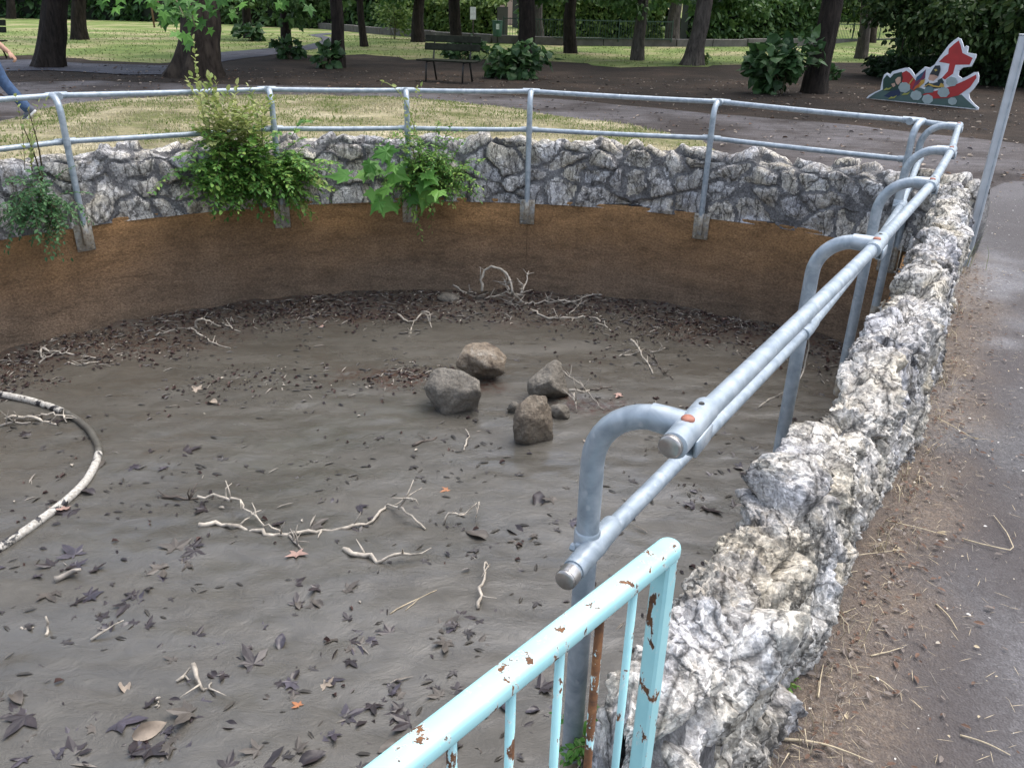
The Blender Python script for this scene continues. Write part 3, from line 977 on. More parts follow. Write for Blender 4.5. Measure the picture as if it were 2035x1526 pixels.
# straight run beside the path
r_top = [at(x, y, .92) for x, y in ((1372, 848), (1742, 487), (1852, 366), (1890, 301))] + [corner_top]
r_tops = [at(1318, 903, .92)] + r_top
mid_px = [(1172, 1088), (1600, 655)]
post_off = -.178
posts_R = []
for k, tpnt in enumerate(r_top):
    s = float((tpnt[:2] - WA) @ WD)
    base = W(s, post_off)
    posts_R.append((s, base))
    po = rmesh(bent_post(base, tpnt, WN, -.17), 'post', MAT['galv'])
    pl = base_plate((*W(s, LOFF - .012), -.105), -WN)
    pl.tube([(*W(s, post_off), -.17), (*W(s, post_off), -.02)], .0246, 14)
    rmesh(pl, 'base_plate', MAT['plate'], po)
    cl = rmesh(clamp(tpnt, np.array([*WD, 0]), np.array([*WN, 0.0]), .085, .0252), 'clamp', MAT['galv'])
    mb = MB()
    RW = np.stack([np.array([*WD, 0]), np.array([*WN, 0.]), np.array([0, 0, 1.])], 1)
    mb.box(np.array(tpnt) + np.array([*(WN * .026), -.020]), (.085, .007, .034), RW, bev=.002)
    mb.box(np.array(tpnt) + np.array([*(WN * .018), -.036]), (.075, .022, .005), RW, bev=.002)
    rmesh(mb, 'flange', MAT['galv'], cl)
    mb = MB()
    p = np.array(tpnt) + np.array([*(-WD * .02), .0262])
    mb.tube([p - [0, 0, .004], p, p + [0, 0, .003]], [.0125, .0125, .0095], 14)
    rmesh(mb, 'rivet', MAT['rivet'], cl)
    mb = MB()
    p = np.array(tpnt) + np.array([*(WD * .052), .0238])
    mb.tube([p, p + [0, 0, .003]], [.006, .005], 10)
    rmesh(mb, 'hole_disc', MAT['iron'], cl)  # raised dark disc imitating the shaded inside of an open hole
d3 = np.array([*WD, 0])
r_tops[0] = r_tops[1] - (r_tops[2] - r_tops[1]) / np.linalg.norm(r_tops[2] - r_tops[1]) * .085
for i in range(len(r_tops) - 1): seg(r_tops[i], r_tops[i + 1], 'top_rail', .001)
seg(tops[-1], corner_top, 'top_rail', .001)
zm = .594
rm = [np.array([*W(s, -.160), zm]) for s, b in posts_R]
rm[-1] = np.array([*rm[-1][:2], mids[-1][2]])
m0 = rm[0] - d3 * .125
chain = [m0] + rm
for i in range(len(chain) - 1): seg(chain[i], chain[i + 1], 'mid_rail', .001)
seg(mids[-1], rm[-1], 'mid_rail', .001)
for k, (p, (s, b)) in enumerate(zip(rm, posts_R)):
    mb = MB()
    L = .095 if k == 0 else .07
    mb.tube([p + d3 * x for x in (-L, -L * .95, -.03, 0, .03, .085, .09)], [.0225, .0242, .0245, .026, .0245, .0242, .0225], 18)
    mb.tube([(*b, p[2] - .034), (*b, p[2] - .030), (*b, p[2] + .030), (*b, p[2] + .034)], [.0245, .0275, .0275, .0245], 20)
    q = np.array([*b, p[2]]) - d3 * .028 + np.array([*(WN * .012), 0])
    mb.box(q, (.012, .05, .03), np.stack([np.array([*WD, 0]), np.array([*WN, 0]), np.array([0, 0, 1.])], 1), bev=.003)
    mb.tube([q - np.array([*(WN * .034), 0]), q - np.array([*(WN * .022), 0])], .009, 6)
    rmesh(mb, 'clamp', MAT['galv'])
for p, dirv in ((r_tops[0], r_tops[0] - r_tops[1]), (chain[0], chain[0] - chain[1])):
    dirv = dirv / np.linalg.norm(dirv); mb = MB()
    mb.tube([p - dirv * .02, p + dirv * .004], .0222, 24); mb.tube([p + dirv * .004, p + dirv * .008, p + dirv * .0105], [.0214, .0208, .0175], 24)
    rmesh(mb, 'end_cap', MAT['cap'])

# ------------------------------------------------------------------ cyan gate
gate = empty('gate', (*GA, 0))
tag(gate, 'chipped cyan painted metal gate with thin bars at the bottom of the scene', 'gate')
GO = np.array(gate.location); gd3 = np.array([*GD, 0.0]); gn = np.array([GD[1], -GD[0], 0.0])
GR = np.stack([gd3, gn, np.array([0, 0, 1.])], 1)
LEN = 1.35; ZT = .915
mb = MB()                                       # flat bar with soft edges and a round end
HW_ = .0175; ring = []
for k in range(13): a_ = math.pi / 2 + math.pi * k / 12; ring.append((HW_ * math.cos(a_), HW_ * math.sin(a_)))
ring += [(LEN, -HW_), (LEN, HW_)]
lay = []
for ins, z in ((.006, -.013), (.0015, -.010), (0, -.006), (0, .005), (.0015, .0095), (.004, .0118), (.008, .0130)):
    f_ = (HW_ - ins) / HW_
    lay.append(np.array([gd3 * (x * f_ if x < .1 else x) + gn * y * f_ + np.array([0, 0, ZT + z]) for x, y in ring]))
K_ = len(ring); V_ = np.concatenate(lay)
F_ = [(i * K_ + j, i * K_ + (j + 1) % K_, (i + 1) * K_ + (j + 1) % K_, (i + 1) * K_ + j) for i in range(6) for j in range(K_)] + [tuple(range(K_ - 1, -1, -1)), tuple(range(6 * K_, 7 * K_))]
mb.add(V_, F_); mb.build('top_rail', MAT['cyan'], gate, sharp=50)
mb = MB(); mb.box(gd3 * 0.004 + np.array([0, 0, (ZT - .02) / 2 + .03]), (.028, .028, ZT - .06), GR, bev=.004); mb.build('end_post', MAT['cyan'], gate, sharp=30)
mb = MB(); mb.box(gd3 * LEN + np.array([0, 0, (ZT - .02) / 2 + .03]), (.028, .028, ZT - .06), GR, bev=.004); mb.build('end_post', MAT['cyan'], gate, sharp=30)
mb = MB(); mb.box(gd3 * LEN / 2 + np.array([0, 0, .10]), (LEN - .04, .026, .03), GR, bev=.004); mb.build('bottom_rail', MAT['cyan'], gate, sharp=30)
bars = [.075, .118, .175, .235, .30, .365, .43, .50]


def gate_s(x, y):            # where a photo ray crosses the gate plane
    d = ray(x, y); n2 = gn[:2]; t = (GA @ n2) / (d[:2] @ n2); p = O + d * t
    return float((p[:2] - GA) @ GD)


bars = [gate_s(1262, 1150), gate_s(1195, 1200), gate_s(1115, 1270), gate_s(1016, 1360), gate_s(897, 1450)]
st = bars[-1] - bars[-2]
bars += [bars[-1] + st * k for k in range(1, 20) if bars[-1] + st * k < LEN - .06]
for i, b in enumerate(bars):
    mb = MB(); mb.tube([gd3 * b + np.array([0, 0, .11]), gd3 * b + np.array([0, 0, .45]), gd3 * b + np.array([0, 0, ZT - .012])], .0060, 10)
    mb.build('bar', MAT['cyan_rusty'] if i == 1 else (MAT['cyan_mid'] if i > 2 else MAT['cyan']), gate)

# ------------------------------------------------------------------ steel channel post by the corner
pb = at(1915, 530)
pole = empty('steel_post', pb, math.radians(-25))
tag(pole, 'bare square galvanised post standing on the path behind the wall corner', 'post')
mb = MB(); mb.box((0, 0, .735), (.058, .058, 1.53), bev=.005); mb.build('shaft', MAT['galv2'], pole, sharp=30)
mb = MB(); mb.box((.012, -.0300, .75), (.006, .004, 1.5)); mb.build('seam', MAT['galv'], pole, sharp=30)
mb = MB(); mb.box((0, 0, 1.503), (.062, .062, .006), bev=.002); mb.build('cap_plate', MAT['galv2'], pole, sharp=30)

# ------------------------------------------------------------------ leaf scattering
def T_oval(w=.42, fold=.12, droop=.1):
    v = [(0, 0, 0), (.3, w / 2, fold), (.7, w * .42, fold * .8 - droop * .4), (1, 0, -droop), (.7, -w * .42, fold * .8 - droop * .4), (.3, -w / 2, fold), (.3, 0, 0), (.7, 0, -droop * .4)]
    return np.array(v), [(0, 6, 1), (6, 7, 2, 1), (7, 3, 2), (0, 5, 6), (5, 4, 7, 6), (4, 3, 7)]


def T_heart(w=.95):
    v = [(0, 0, 0), (-.10, w * .25, .02), (.12, w * .5, .0), (.5, w * .42, -.04), (1.0, 0, -.16), (.5, -w * .42, -.04), (.12, -w * .5, .0), (-.10, -w * .25, .02), (.4, 0, .06)]
    return np.array(v), [(0, 8, 2, 1), (8, 3, 2), (8, 4, 3), (0, 7, 6, 8), (8, 6, 5), (8, 5, 4)]


def T_palm(lobes=5, deep=.45, curl=0.0, ragged_=.0, seed=0):
    g = np.random.default_rng(seed); P = [(0, 0, 0)]
    angs = np.linspace(-2.25, 2.25, lobes); lens = np.array([.55, .85, 1.0, .85, .55]) if lobes == 5 else np.array([.5, .8, 1.0, .85, .95, .8, .5])[:lobes]
    for k in range(lobes):
        a, l = angs[k], lens[k] * (1 + ragged_ * g.uniform(-1, .4)); st = (angs[1] - angs[0])
        P.append((l * .62 * math.cos(a - st * .25), l * .62 * math.sin(a - st * .25), 0))
        P.append((l * math.cos(a), l * math.sin(a), 0))
        P.append((l * .62 * math.cos(a + st * .25), l * .62 * math.sin(a + st * .25), 0))
        if k < lobes - 1: P.append((deep * math.cos(a + st / 2) * .9, deep * math.sin(a + st / 2) * .9, 0))
    P = np.array(P); P[:, 0] += .35; P[0, 0] = .30
    r = np.hypot(P[:, 0] - .3, P[:, 1])
    P[:, 2] = curl * r ** 2 + ragged_ * .10 * g.normal(size=len(P)) * r
    return P / 1.35, [(0, i, i + 1) for i in range(1, len(P) - 1)]


def frames(d, up_bias=.6, g=rs, roll=.6):
    """leaf frames: x along d, z roughly up"""
    d = d / (np.linalg.norm(d, axis=1)[:, None] + 1e-9)
    up = np.tile([0, 0, 1.0], (len(d), 1)) * up_bias + g.normal(size=d.shape) * roll
    y = np.cross(up, d); y /= np.linalg.norm(y, axis=1)[:, None] + 1e-9
    z = np.cross(d, y)
    return np.stack([d, y, z], 2)


def scatter(mb, tmpl, pos, R, size, mi=0):
    v, f = tmpl; k = len(v)
    V = np.einsum('nij,kj->nki', R, v) * np.asarray(size)[:, None, None] + pos[:, None, :]
    base = mb.n; n = len(pos)
    mb.v.append(V.reshape(-1, 3)); mb.n += n * k
    for q in f:
        a = np.array(q)[None, :] + (base + np.arange(n) * k)[:, None]
        mb.f += [tuple(r) for r in a.tolist()]
    mb.m += [mi] * (n * len(f))
    return mb


def blob_points(n, nblob, rad, g, shell=.6, br=.45):
    c = g.normal(size=(nblob, 3)); c /= np.linalg.norm(c, axis=1)[:, None]; c *= g.random((nblob, 1)) ** .5
    w = g.random(nblob) + .3; w /= w.sum()
    i = g.choice(nblob, n, p=w)
    d = g.normal(size=(n, 3)); d /= np.linalg.norm(d, axis=1)[:, None]
    p = c[i] + d * (g.random((n, 1)) ** shell) * br * (.6 + .8 * g.random(nblob)[i][:, None])
    return p * np.array(rad), d


def crown_mesh(name, n, nblob, rad, leaf, mat, seed, tmpl=None, br=.42):
    g = np.random.default_rng(seed)
    p, d = blob_points(n, nblob, rad, g, br=br)
    dirs = d * .6 + g.normal(size=d.shape) * .5 + np.array([0, 0, -.45])
    mb = MB(); scatter(mb, tmpl or T_heart(.8), p, frames(dirs, .5, g, .8), leaf * (.6 + .8 * g.random(n)))
    return mb.mesh(name, mat, smooth=False)


CROWNS = [crown_mesh('crown', 1500, 34, (3.6, 3.6, 2.4), .34, MAT['crown'], 100 + k) for k in range(3)]
LOWS = [crown_mesh('low_branch_leaves', 900, 12, (1.4, 1.0, .7), .17, MAT['crown'], 200 + k) for k in range(2)]


def trunk_mb(base, lean, r, h, seed, flare=.55, lobes=5):
    g = np.random.default_rng(seed)
    nz, seg = 34, 22
    zz = np.linspace(0, 1, nz) ** 1.6 * h
    V = []
    ph = g.uniform(0, 6.28, 3)
    for z in zz:
        rr = r * (1 - .45 * z / h)
        a = np.arange(seg) * 2 * math.pi / seg
        fl = flare * math.exp(-z / (.20 + r * .6))
        k = rr * (1 + fl * (.55 + .45 * np.cos(a * lobes + ph[0])) + .07 * np.cos(a * 3 + ph[1] + z) + .05 * np.cos(a * 7 + ph[2] - z * 2))
        cx = lean[0] * z + .05 * r * 6 * math.sin(z * 1.1 + ph[0]) * min(1, z); cy = lean[1] * z
        V.append(np.c_[cx + k * np.cos(a), cy + k * np.sin(a), np.full(seg, z - (.05 if z == 0 else 0))])
    V = np.concatenate(V)
    V[:, :2] *= (1 + .05 * fbm(V * np.array([5, 5, 2]) + seed, 3))[:, None]
    f = [(k * seg + j, k * seg + (j + 1) % seg, (k + 1) * seg + (j + 1) % seg, (k + 1) * seg + j) for k in range(nz - 1) for j in range(seg)]
    mb = MB(); mb.add(V, f); return mb


tree_n = 0


def tree(label, base, width, top, bark, h=5.6, crown=True, flare=.5, low=(), name='broadleaf_tree', rad=3.6, hz=None):
    """base and top are pixels on the trunk; width is its apparent thickness"""
    global tree_n
    tree_n += 1
    P = at(*base); D = P[1]
    depth = D * math.cos(PITCH) + EYE * math.sin(PITCH)
    r = width / 2 * depth / F_PX
    Q = atD(top[0], top[1], D); lean = ((Q - P)[0] / max(.4, Q[2]), rnd.uniform(-.03, .03))
    o = empty(name, P); tag(o, label, 'tree', 'trees in the park grove')
    trunk_mb(P, lean, r, h, 300 + tree_n, flare).build('trunk', MAT[bark], o)
    topc = np.array([lean[0] * h, lean[1] * h, h])
    for k in range(4):
        a = rnd.uniform(0, 6.28); L = rnd.uniform(1.6, 2.8); z0 = h * rnd.uniform(.72, .97)
        p0 = np.array([lean[0] * z0, lean[1] * z0, z0]); d = np.array([math.cos(a), math.sin(a), rnd.uniform(.5, 1.1)])
        pts = [p0 + d * L * t + np.array([0, 0, .25 * t * t]) for t in np.linspace(0, 1, 6)]
        MB().tube(pts, np.linspace(r * .45, r * .12, 6), 8).build('limb', MAT[bark], o)
    if crown:
        s = rad / 3.6 * (.8 if base[1] < 100 else 1)
        c = link('crown', CROWNS[tree_n % 3], o, topc + np.array([0, 0, 1.7]), (0, 0, rnd.uniform(0, 6)), (s, s, s)); c['kind'] = 'stuff'
    for (x, y, sc, dD) in low:
        q = atD(x, y, D + dD) - P
        c = link('low_branch', LOWS[rnd.randrange(2)], o, q, (rnd.uniform(-.2, .2), rnd.uniform(-.2, .2), rnd.uniform(0, 6)), sc); c['kind'] = 'stuff'
        z0 = min(h * .8, q[2] + 1.5); p0 = np.array([lean[0] * z0, lean[1] * z0, z0])
        pts = [p0 + (q - p0) * t + np.array([0, 0, .6 * math.sin(t * math.pi)]) for t in np.linspace(0, 1, 9)]
        MB().tube(pts, np.linspace(r * .3, .012, 9), 6).build('limb', MAT[bark], o)
    return o


tree('thick dark trunk leaning right at the left side of the grove', (97, 133), 50, (118, 0), 'bark_dark', flare=.45)
tree('dark straight trunk standing on the lawn just right of the leaning left trunk', (157, 79), 27, (156, 0), 'bark_dark')
big = tree('broadest trunk of the grove with a wide root flare behind the tall green sprays', (390, 152), 76, (393, 0), 'bark_plane', 6.5, flare=.75, rad=4.2)
tree('slim dark trunk with leafy sprouts round its foot, right of the broadest trunk', (493, 76), 17, (492, 0), 'bark_dark', flare=.3, low=((470, -18, 0.96, -2), (530, -24, 0.88, -1)))
tree('dark trunk by the curved grey path with a leafy shoot at its right foot', (571, 110), 21, (567, 0), 'bark_dark', flare=.2, low=((600, -11, 0.96, -1), (560, -36, 0.96, -2)))
tree('tall dark bare trunk right of the grey path', (673, 134), 26, (665, 0), 'bark_dark', flare=.25)
tree('thinnest curved dark trunk beside the bushy small tree', (724, 93), 14, (716, 0), 'bark_dark', flare=.3)
tree('dark trunk between the bushy small tree and the bench', (831, 84), 23, (834, 0), 'bark_dark', flare=.35, low=((800, -32, 0.96, 0),))
tree('pale ridged trunk half hidden behind the trunk above the bench', (888, 72), 22, (885, 0), 'bark_pale', flare=.25)
tree('near black trunk directly behind the bench', (908, 97), 24, (906, 0), 'bark_dark', flare=.2)
tree('wide dark trunk rising out of the large leafy shrub right of the bench', (1043, 122), 35, (1044, 0), 'bark_dark', flare=.2, low=((1085, -24, 0.80, 2), (1000, -38, 0.96, 2)))
tree('pale trunk just right of the wide trunk by the shrub', (1073, 86), 19, (1072, 0), 'bark_grey', flare=.25)
tree('straight dark brown trunk in front of the clipped hedge', (1135, 106), 25, (1136, 0), 'bark_dark', flare=.2, low=((1170, -30, 1.04, 1),))
tree('smooth grey trunk left of the leaning dark trunk', (1267, 120), 25, (1273, 0), 'bark_grey', flare=.15, low=((1240, -26, 0.96, 0),))
tree('pale grey trunk at the hedge end behind the leaning trunk', (1336, 88), 27, (1341, 0), 'bark_grey', flare=.3, low=((1335, -20, 1.20, -2),))
tree('grey brown trunk leaning right with a broad foot', (1374, 130), 33, (1396, 0), 'bark_grey', flare=.6, low=((1440, -22, 1.04, 1), (1480, -16, 0.96, 2)))
tree('pale trunk behind the shrub at the right, under yellowish leaves', (1563, 84), 20, (1567, 0), 'bark_pale', flare=.2, low=((1560, -4, 1.44, -2), (1600, -16, 1.28, -3), (1530, -21, 1.20, -2)))
tree('large dark leaning trunk beside the big leaved shrub on the right', (1618, 184), 45, (1648, 0), 'bark_dark', flare=.2)
tree('slender grey trunk leaning right on the lawn near the painted cutout', (1710, 117), 22, (1723, 0), 'bark_grey', flare=.3)
tree('brown trunk close behind the slender grey leaning trunk', (1731, 92), 19, (1741, 0), 'bark_plane', flare=.2)
tree('short dark tilted trunk in front of the right hand fence', (1775, 80), 14, (1797, 30), 'bark_dark', flare=.3)
tree('dim trunk in front of the dark bushes at the far left', (22, 38), 16, (20, 0), 'bark_dark', flare=.2)

# drooping plane-tree twig with large bright leaves, part of the big tree
PL = [MB().add(*T_palm(5, .5, -.18, .05, k)).mesh('leaf', MAT['plane_leaf'], smooth=False) for k in range(4)]
BO = np.array(big.location)
for (pts, nl, sz) in (
        ([(300, -60, 10.5), (335, -20, 10), (350, 0, 9.6), (366, 34, 9.3)], 30, .165), ([(420, -70, 10.5), (392, -30, 10), (375, 0, 9.7), (380, 20, 9.5), (388, 58, 9.4)], 30, .165),
        ([(180, -70, 10.5), (195, -30, 10), (200, -12, 9.8)], 16, .16), ([(480, -60, 10), (455, -30, 9.6), (440, -14, 9.5), (470, -2, 9.4)], 20, .16),
        ([(620, -60, 11), (590, -28, 10.8), (570, -10, 10.6)], 14, .16)):
    P3 = np.array([atD(*p) for p in pts]) - BO
    fine = np.array([np.interp(np.linspace(0, 1, 14), np.linspace(0, 1, len(P3)), P3[:, k]) for k in range(3)]).T
    MB().tube(fine, np.linspace(.016, .004, 14), 6).build('twig', MAT['stem'], big)
    for k in range(nl):
        t = rnd.uniform(.25, 1.0); p = np.array([np.interp(t, np.linspace(0, 1, len(P3)), P3[:, j]) for j in range(3)])
        p = p + np.array([rnd.uniform(-.26, .26), rnd.uniform(-.2, .2), rnd.uniform(-.16, .12)])
        link('leaf', PL[k % 4], big, p, (Matrix.Rotation(rnd.uniform(-.9, .9), 3, 'Z') @ Matrix.Rotation(rnd.uniform(.3, 1.25), 3, 'X') @ Matrix.Rotation(rnd.uniform(-2.7, -.4), 3, 'Z')).to_euler(), sz * rnd.uniform(.75, 1.15))
pts = [np.array([0, 0, 4.6]), np.array([.1, -3, 5.2]), np.array([.1, -6, 4.6]), np.array(atD(330, -90, 10.8)) - BO, np.array(atD(345, -15, 10.0)) - BO]
fine = np.array([np.interp(np.linspace(0, 1, 16), np.linspace(0, 1, 5), np.array(pts)[:, k]) for k in range(3)]).T
MB().tube(fine, np.linspace(.12, .012, 16), 8).build('limb', MAT['bark_plane'], big)


# ------------------------------------------------------------------ shrubs
def bush(label, cx, base_y, w_px, h_px, n, leaf, mat, tmpl, name='shrub', seed=0, cat='shrub', group=None, depth_f=.8, stems=7):
    P = at(cx, base_y); k = (P[1] * math.cos(PITCH) + EYE * math.sin(PITCH)) / F_PX
    w, h = w_px * k / 2, h_px * k
    o = empty(name, P); tag(o, label, cat, group)
    g = np.random.default_rng(500 + seed)
    p, d = blob_points(n, 16, (w * .72, w * depth_f * .72, h * .46), g, .35, .5)
    p[:, 2] += h * .5; p[:, 2] = np.maximum(p[:, 2], .03)
    out = p - np.array([0, 0, h * .25]); out /= np.linalg.norm(out, axis=1)[:, None]
    dirs = out * .9 + g.normal(size=p.shape) * .45 + np.array([0, 0, -.55])
    mb = MB(); scatter(mb, tmpl, p, frames(dirs, .75, g, .45), leaf * (.55 + .75 * g.random(n)))
    f = mb.build('foliage', MAT[mat], o, smooth=False); f['kind'] = 'stuff'
    sm = MB()
    for s in range(stems):
        e = p[g.integers(len(p))]; t = np.linspace(0, 1, 6)[:, None]
        sm.tube(np.array([g.normal() * .06, g.normal() * .06, -.03]) * (1 - t) + e * t + np.array([0, 0, .12]) * np.sin(t * math.pi), np.linspace(.014, .004, 6), 5)
    sm.build('stem', MAT['stem'], o); return o


H = T_heart(.95)
bush('big heart leaved shrub at the foot of the large leaning trunk', 1545, 186, 165, 108, 460, .21, 'bush', H, seed=1)
bush('small cluster of shoots on the right side of the large leaning trunk', 1650, 158, 34, 34, 40, .15, 'bush', H, seed=2, stems=3)
bush('widest low leafy shrub around the trunk right of the bench', 1030, 156, 150, 66, 420, .20, 'bush', H, seed=3)
bush('upright leafy shoots behind the right end of the bench', 922, 122, 96, 44, 170, .19, 'bush', H, seed=4)
bush('small round leafy sprouts at the foot of the slim trunk on the lawn', 500, 82, 72, 32, 150, .24, 'bush', H, seed=5)
bush('ragged leafy shoots around the trunk by the grey path', 575, 117, 84, 42, 150, .20, 'bush', H, seed=6)
bush('loose leafy sprouts left of the tall bare trunk', 650, 136, 66, 46, 140, .18, 'bush', H, seed=7)
bush('bushy small tree with light green foliage down to its short trunk', 783, 78, 100, 98, 900, .17, 'hedge_light', T_heart(.7), name='bushy_tree', cat='tree', seed=8)
bush('sparse pale sprout at the foot of the leaning grey brown trunk', 1402, 128, 22, 22, 24, .14, 'hedge_light', H, seed=9, stems=3)


def hedge(label, pts, depth, h, leaf, n, mat, name='hedge', seed=0, cat='hedge', group=None, z0=0.0, rough=.25, core=True):
    """pts: front line in plan; leaves cover a lumpy hedge body behind it"""
    pts = np.array(pts, float); g = np.random.default_rng(700 + seed)
    L = np.r_[0, np.cumsum(np.linalg.norm(np.diff(pts, axis=0), axis=1))]
    c = pts.mean(0); o = empty(name, (*c, z0)); tag(o, label, cat, group)
    s = g.random(n) * L[-1]
    X = np.interp(s, L, pts[:, 0]); Y = np.interp(s, L, pts[:, 1])
    seg_i = np.clip(np.searchsorted(L, s) - 1, 0, len(pts) - 2); T = (pts[seg_i + 1] - pts[seg_i]); T /= np.linalg.norm(T, axis=1)[:, None]
    nrm = np.c_[-T[:, 1], T[:, 0]]; nrm *= np.sign(nrm[:, 1:2] + 1e-6)
    face = g.random(n) < h / (h + depth) * 1.0
    hz = h * (1 + rough * fbm(np.c_[s * .35, s * 0, s * 0 + seed], 3))
    u = np.where(face, rough * .8 * fbm(np.c_[s * .7, g.random(n) * 0 + 1, s * 0], 2), g.random(n) * depth)
    z = np.where(face, g.random(n) * hz, hz + rough * .5 * fbm(np.c_[s * .7, u * .7, s * 0], 2))
    u = u + np.abs(g.normal(size=n)) * .10 * (1 + rough) * np.where(face, 1, 0); z = z - np.abs(g.normal(size=n)) * .1 * np.where(face, 0, 1)
    p = np.c_[np.c_[X, Y] + nrm * u[:, None] - c, np.maximum(z, .02)]
    dirs = np.where(face[:, None], np.c_[-nrm, np.full(n, -.5)], np.array([[0, 0, .4]])) + g.normal(size=p.shape) * .6
    mb = MB(); scatter(mb, T_heart(.7), p, frames(dirs, .4, g, .8), leaf * (.6 + .8 * g.random(n)))
    f = mb.build('foliage', MAT[mat], o, smooth=False); f['kind'] = 'stuff'
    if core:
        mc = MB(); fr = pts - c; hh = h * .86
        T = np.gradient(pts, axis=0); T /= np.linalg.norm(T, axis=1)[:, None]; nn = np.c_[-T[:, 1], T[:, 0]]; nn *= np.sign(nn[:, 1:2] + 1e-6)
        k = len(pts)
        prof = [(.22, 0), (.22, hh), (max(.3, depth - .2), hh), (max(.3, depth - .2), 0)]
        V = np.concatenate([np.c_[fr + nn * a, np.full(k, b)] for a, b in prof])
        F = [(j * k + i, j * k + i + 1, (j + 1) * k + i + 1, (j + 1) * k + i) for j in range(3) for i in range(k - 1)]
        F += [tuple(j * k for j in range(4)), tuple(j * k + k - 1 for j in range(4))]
        mc.add(V, F).build('shade_core', MAT['hedge_core'], o, smooth=False)  # solid near-black box standing in for the shade deep inside the foliage
    return o


def lineD(pts): return [atD(x, 40, D)[:2] for x, D in pts]


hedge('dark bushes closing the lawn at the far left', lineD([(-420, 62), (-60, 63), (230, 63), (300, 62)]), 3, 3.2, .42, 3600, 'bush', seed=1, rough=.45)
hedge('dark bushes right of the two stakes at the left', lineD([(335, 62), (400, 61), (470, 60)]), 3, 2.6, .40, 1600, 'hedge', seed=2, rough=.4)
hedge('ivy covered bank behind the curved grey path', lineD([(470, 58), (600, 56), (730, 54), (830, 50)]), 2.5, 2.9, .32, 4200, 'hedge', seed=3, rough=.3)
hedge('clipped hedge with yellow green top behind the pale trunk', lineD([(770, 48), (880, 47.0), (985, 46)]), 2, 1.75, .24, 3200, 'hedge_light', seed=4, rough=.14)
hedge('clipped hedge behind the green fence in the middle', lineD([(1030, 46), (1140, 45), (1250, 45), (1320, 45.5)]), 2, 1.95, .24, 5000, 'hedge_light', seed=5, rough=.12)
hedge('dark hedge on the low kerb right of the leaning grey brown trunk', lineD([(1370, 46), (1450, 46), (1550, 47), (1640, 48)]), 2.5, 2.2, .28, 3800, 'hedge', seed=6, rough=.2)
hedge('low bed of dark ivy behind the painted cutout', [at(1712, 148)[:2], at(1780, 158)[:2], at(1900, 166)[:2], at(2060, 176)[:2], at(2300, 190)[:2]], 3.4, .45, .13, 9000, 'ivy', name='ivy_bed', seed=7, cat='ground cover', rough=.25)
hedge('olive shrub on the grassy slope behind the right hand fence', lineD([(1650, 58), (1700, 58), (1745, 58)]), 3, 3.2, .3, 1600, 'hedge_light', seed=8, rough=.5, z0=.9)
# far wood closing the view
for i, (x0, x1, D, hh, n) in enumerate(((-500, 330, 74, 10, 4200), (420, 830, 70, 9, 3000), (1030, 1420, 68, 9, 3000), (1400, 2700, 76, 11, 5000))):
    w = hedge(['far wood behind the bushes on the left', 'far wood behind the ivy bank', 'far wood behind the middle hedge', 'far wood beyond the slope on the right'][i],
              lineD([(x0, D), ((x0 + x1) / 2, D + 1), (x1, D)]), 4, hh, .6, n, 'crown', name='far_wood', seed=20 + i, cat='wood', rough=.35)
    w['kind'] = 'stuff'

# dark drooping evergreen on the right
P = at(1880, 128); ev = empty('evergreen_tree', P)
tag(ev, 'dense dark evergreen with boughs drooping over the ivy bed', 'tree')
EV = [crown_mesh('bough', 1900, 26, (1.7, 1.3, .85), .15, MAT['bough'], 260 + k, T_oval(.55), .5) for k in range(2)]
trunk_mb(P, (.02, 0), .16, 5.5, 990, .2).build('trunk', MAT['bark_dark'], ev)
for k, (x, y, D, sc) in enumerate(((1800, 10, 24.5, 1.0), (1870, 30, 23.5, 1.0), (1950, 38, 23, 1.05), (2035, 45, 22.5, 1.1), (1770, -40, 25, 1.1), (1860, -50, 24, 1.3), (1970, -40, 23.5, 1.4), (2090, -20, 22.5, 1.5), (2150, 50, 22.5, 1.2), (1900, 72, 25.5, .8), (2010, 80, 25, .9))):
    q = atD(x, y, D) - P
    b = link('bough', EV[k % 2], ev, q, (0, 0, rnd.uniform(0, 6)), sc); b['kind'] = 'stuff'
    p0 = np.array([0, 0, max(1.2, q[2] + .8)])
    MB().tube([p0 + (q - p0) * t + np.array([0, 0, .4 * math.sin(t * math.pi)]) for t in np.linspace(0, 1, 7)], np.linspace(.05, .01, 7), 6).build('limb', MAT['bark_dark'], ev)
hedge('dark thicket behind the evergreen at the right edge', lineD([(1790, 31), (1900, 30), (2100, 29), (2300, 28)]), 3, 2.0, .26, 5200, 'bush', seed=31, rough=.5, name='thicket', cat='thicket')
for k in range(7):
    x = 1790 + k * 34 + rnd.uniform(-10, 10); p = atD(x, 110, 27 + rnd.uniform(-1, 1))
    o = empty('sapling', (p[0], p[1], 0)); tag(o, 'thin bare sapling stem under the dark evergreen boughs', 'sapling', 'sapling stems under the evergreen')
    MB().tube([(0, 0, -.02), (rnd.uniform(-.06, .06), 0, .9), (rnd.uniform(-.2, .2), 0, 2.0)], [.022, .017, .01], 6).build('stem', MAT['bark_grey'], o)

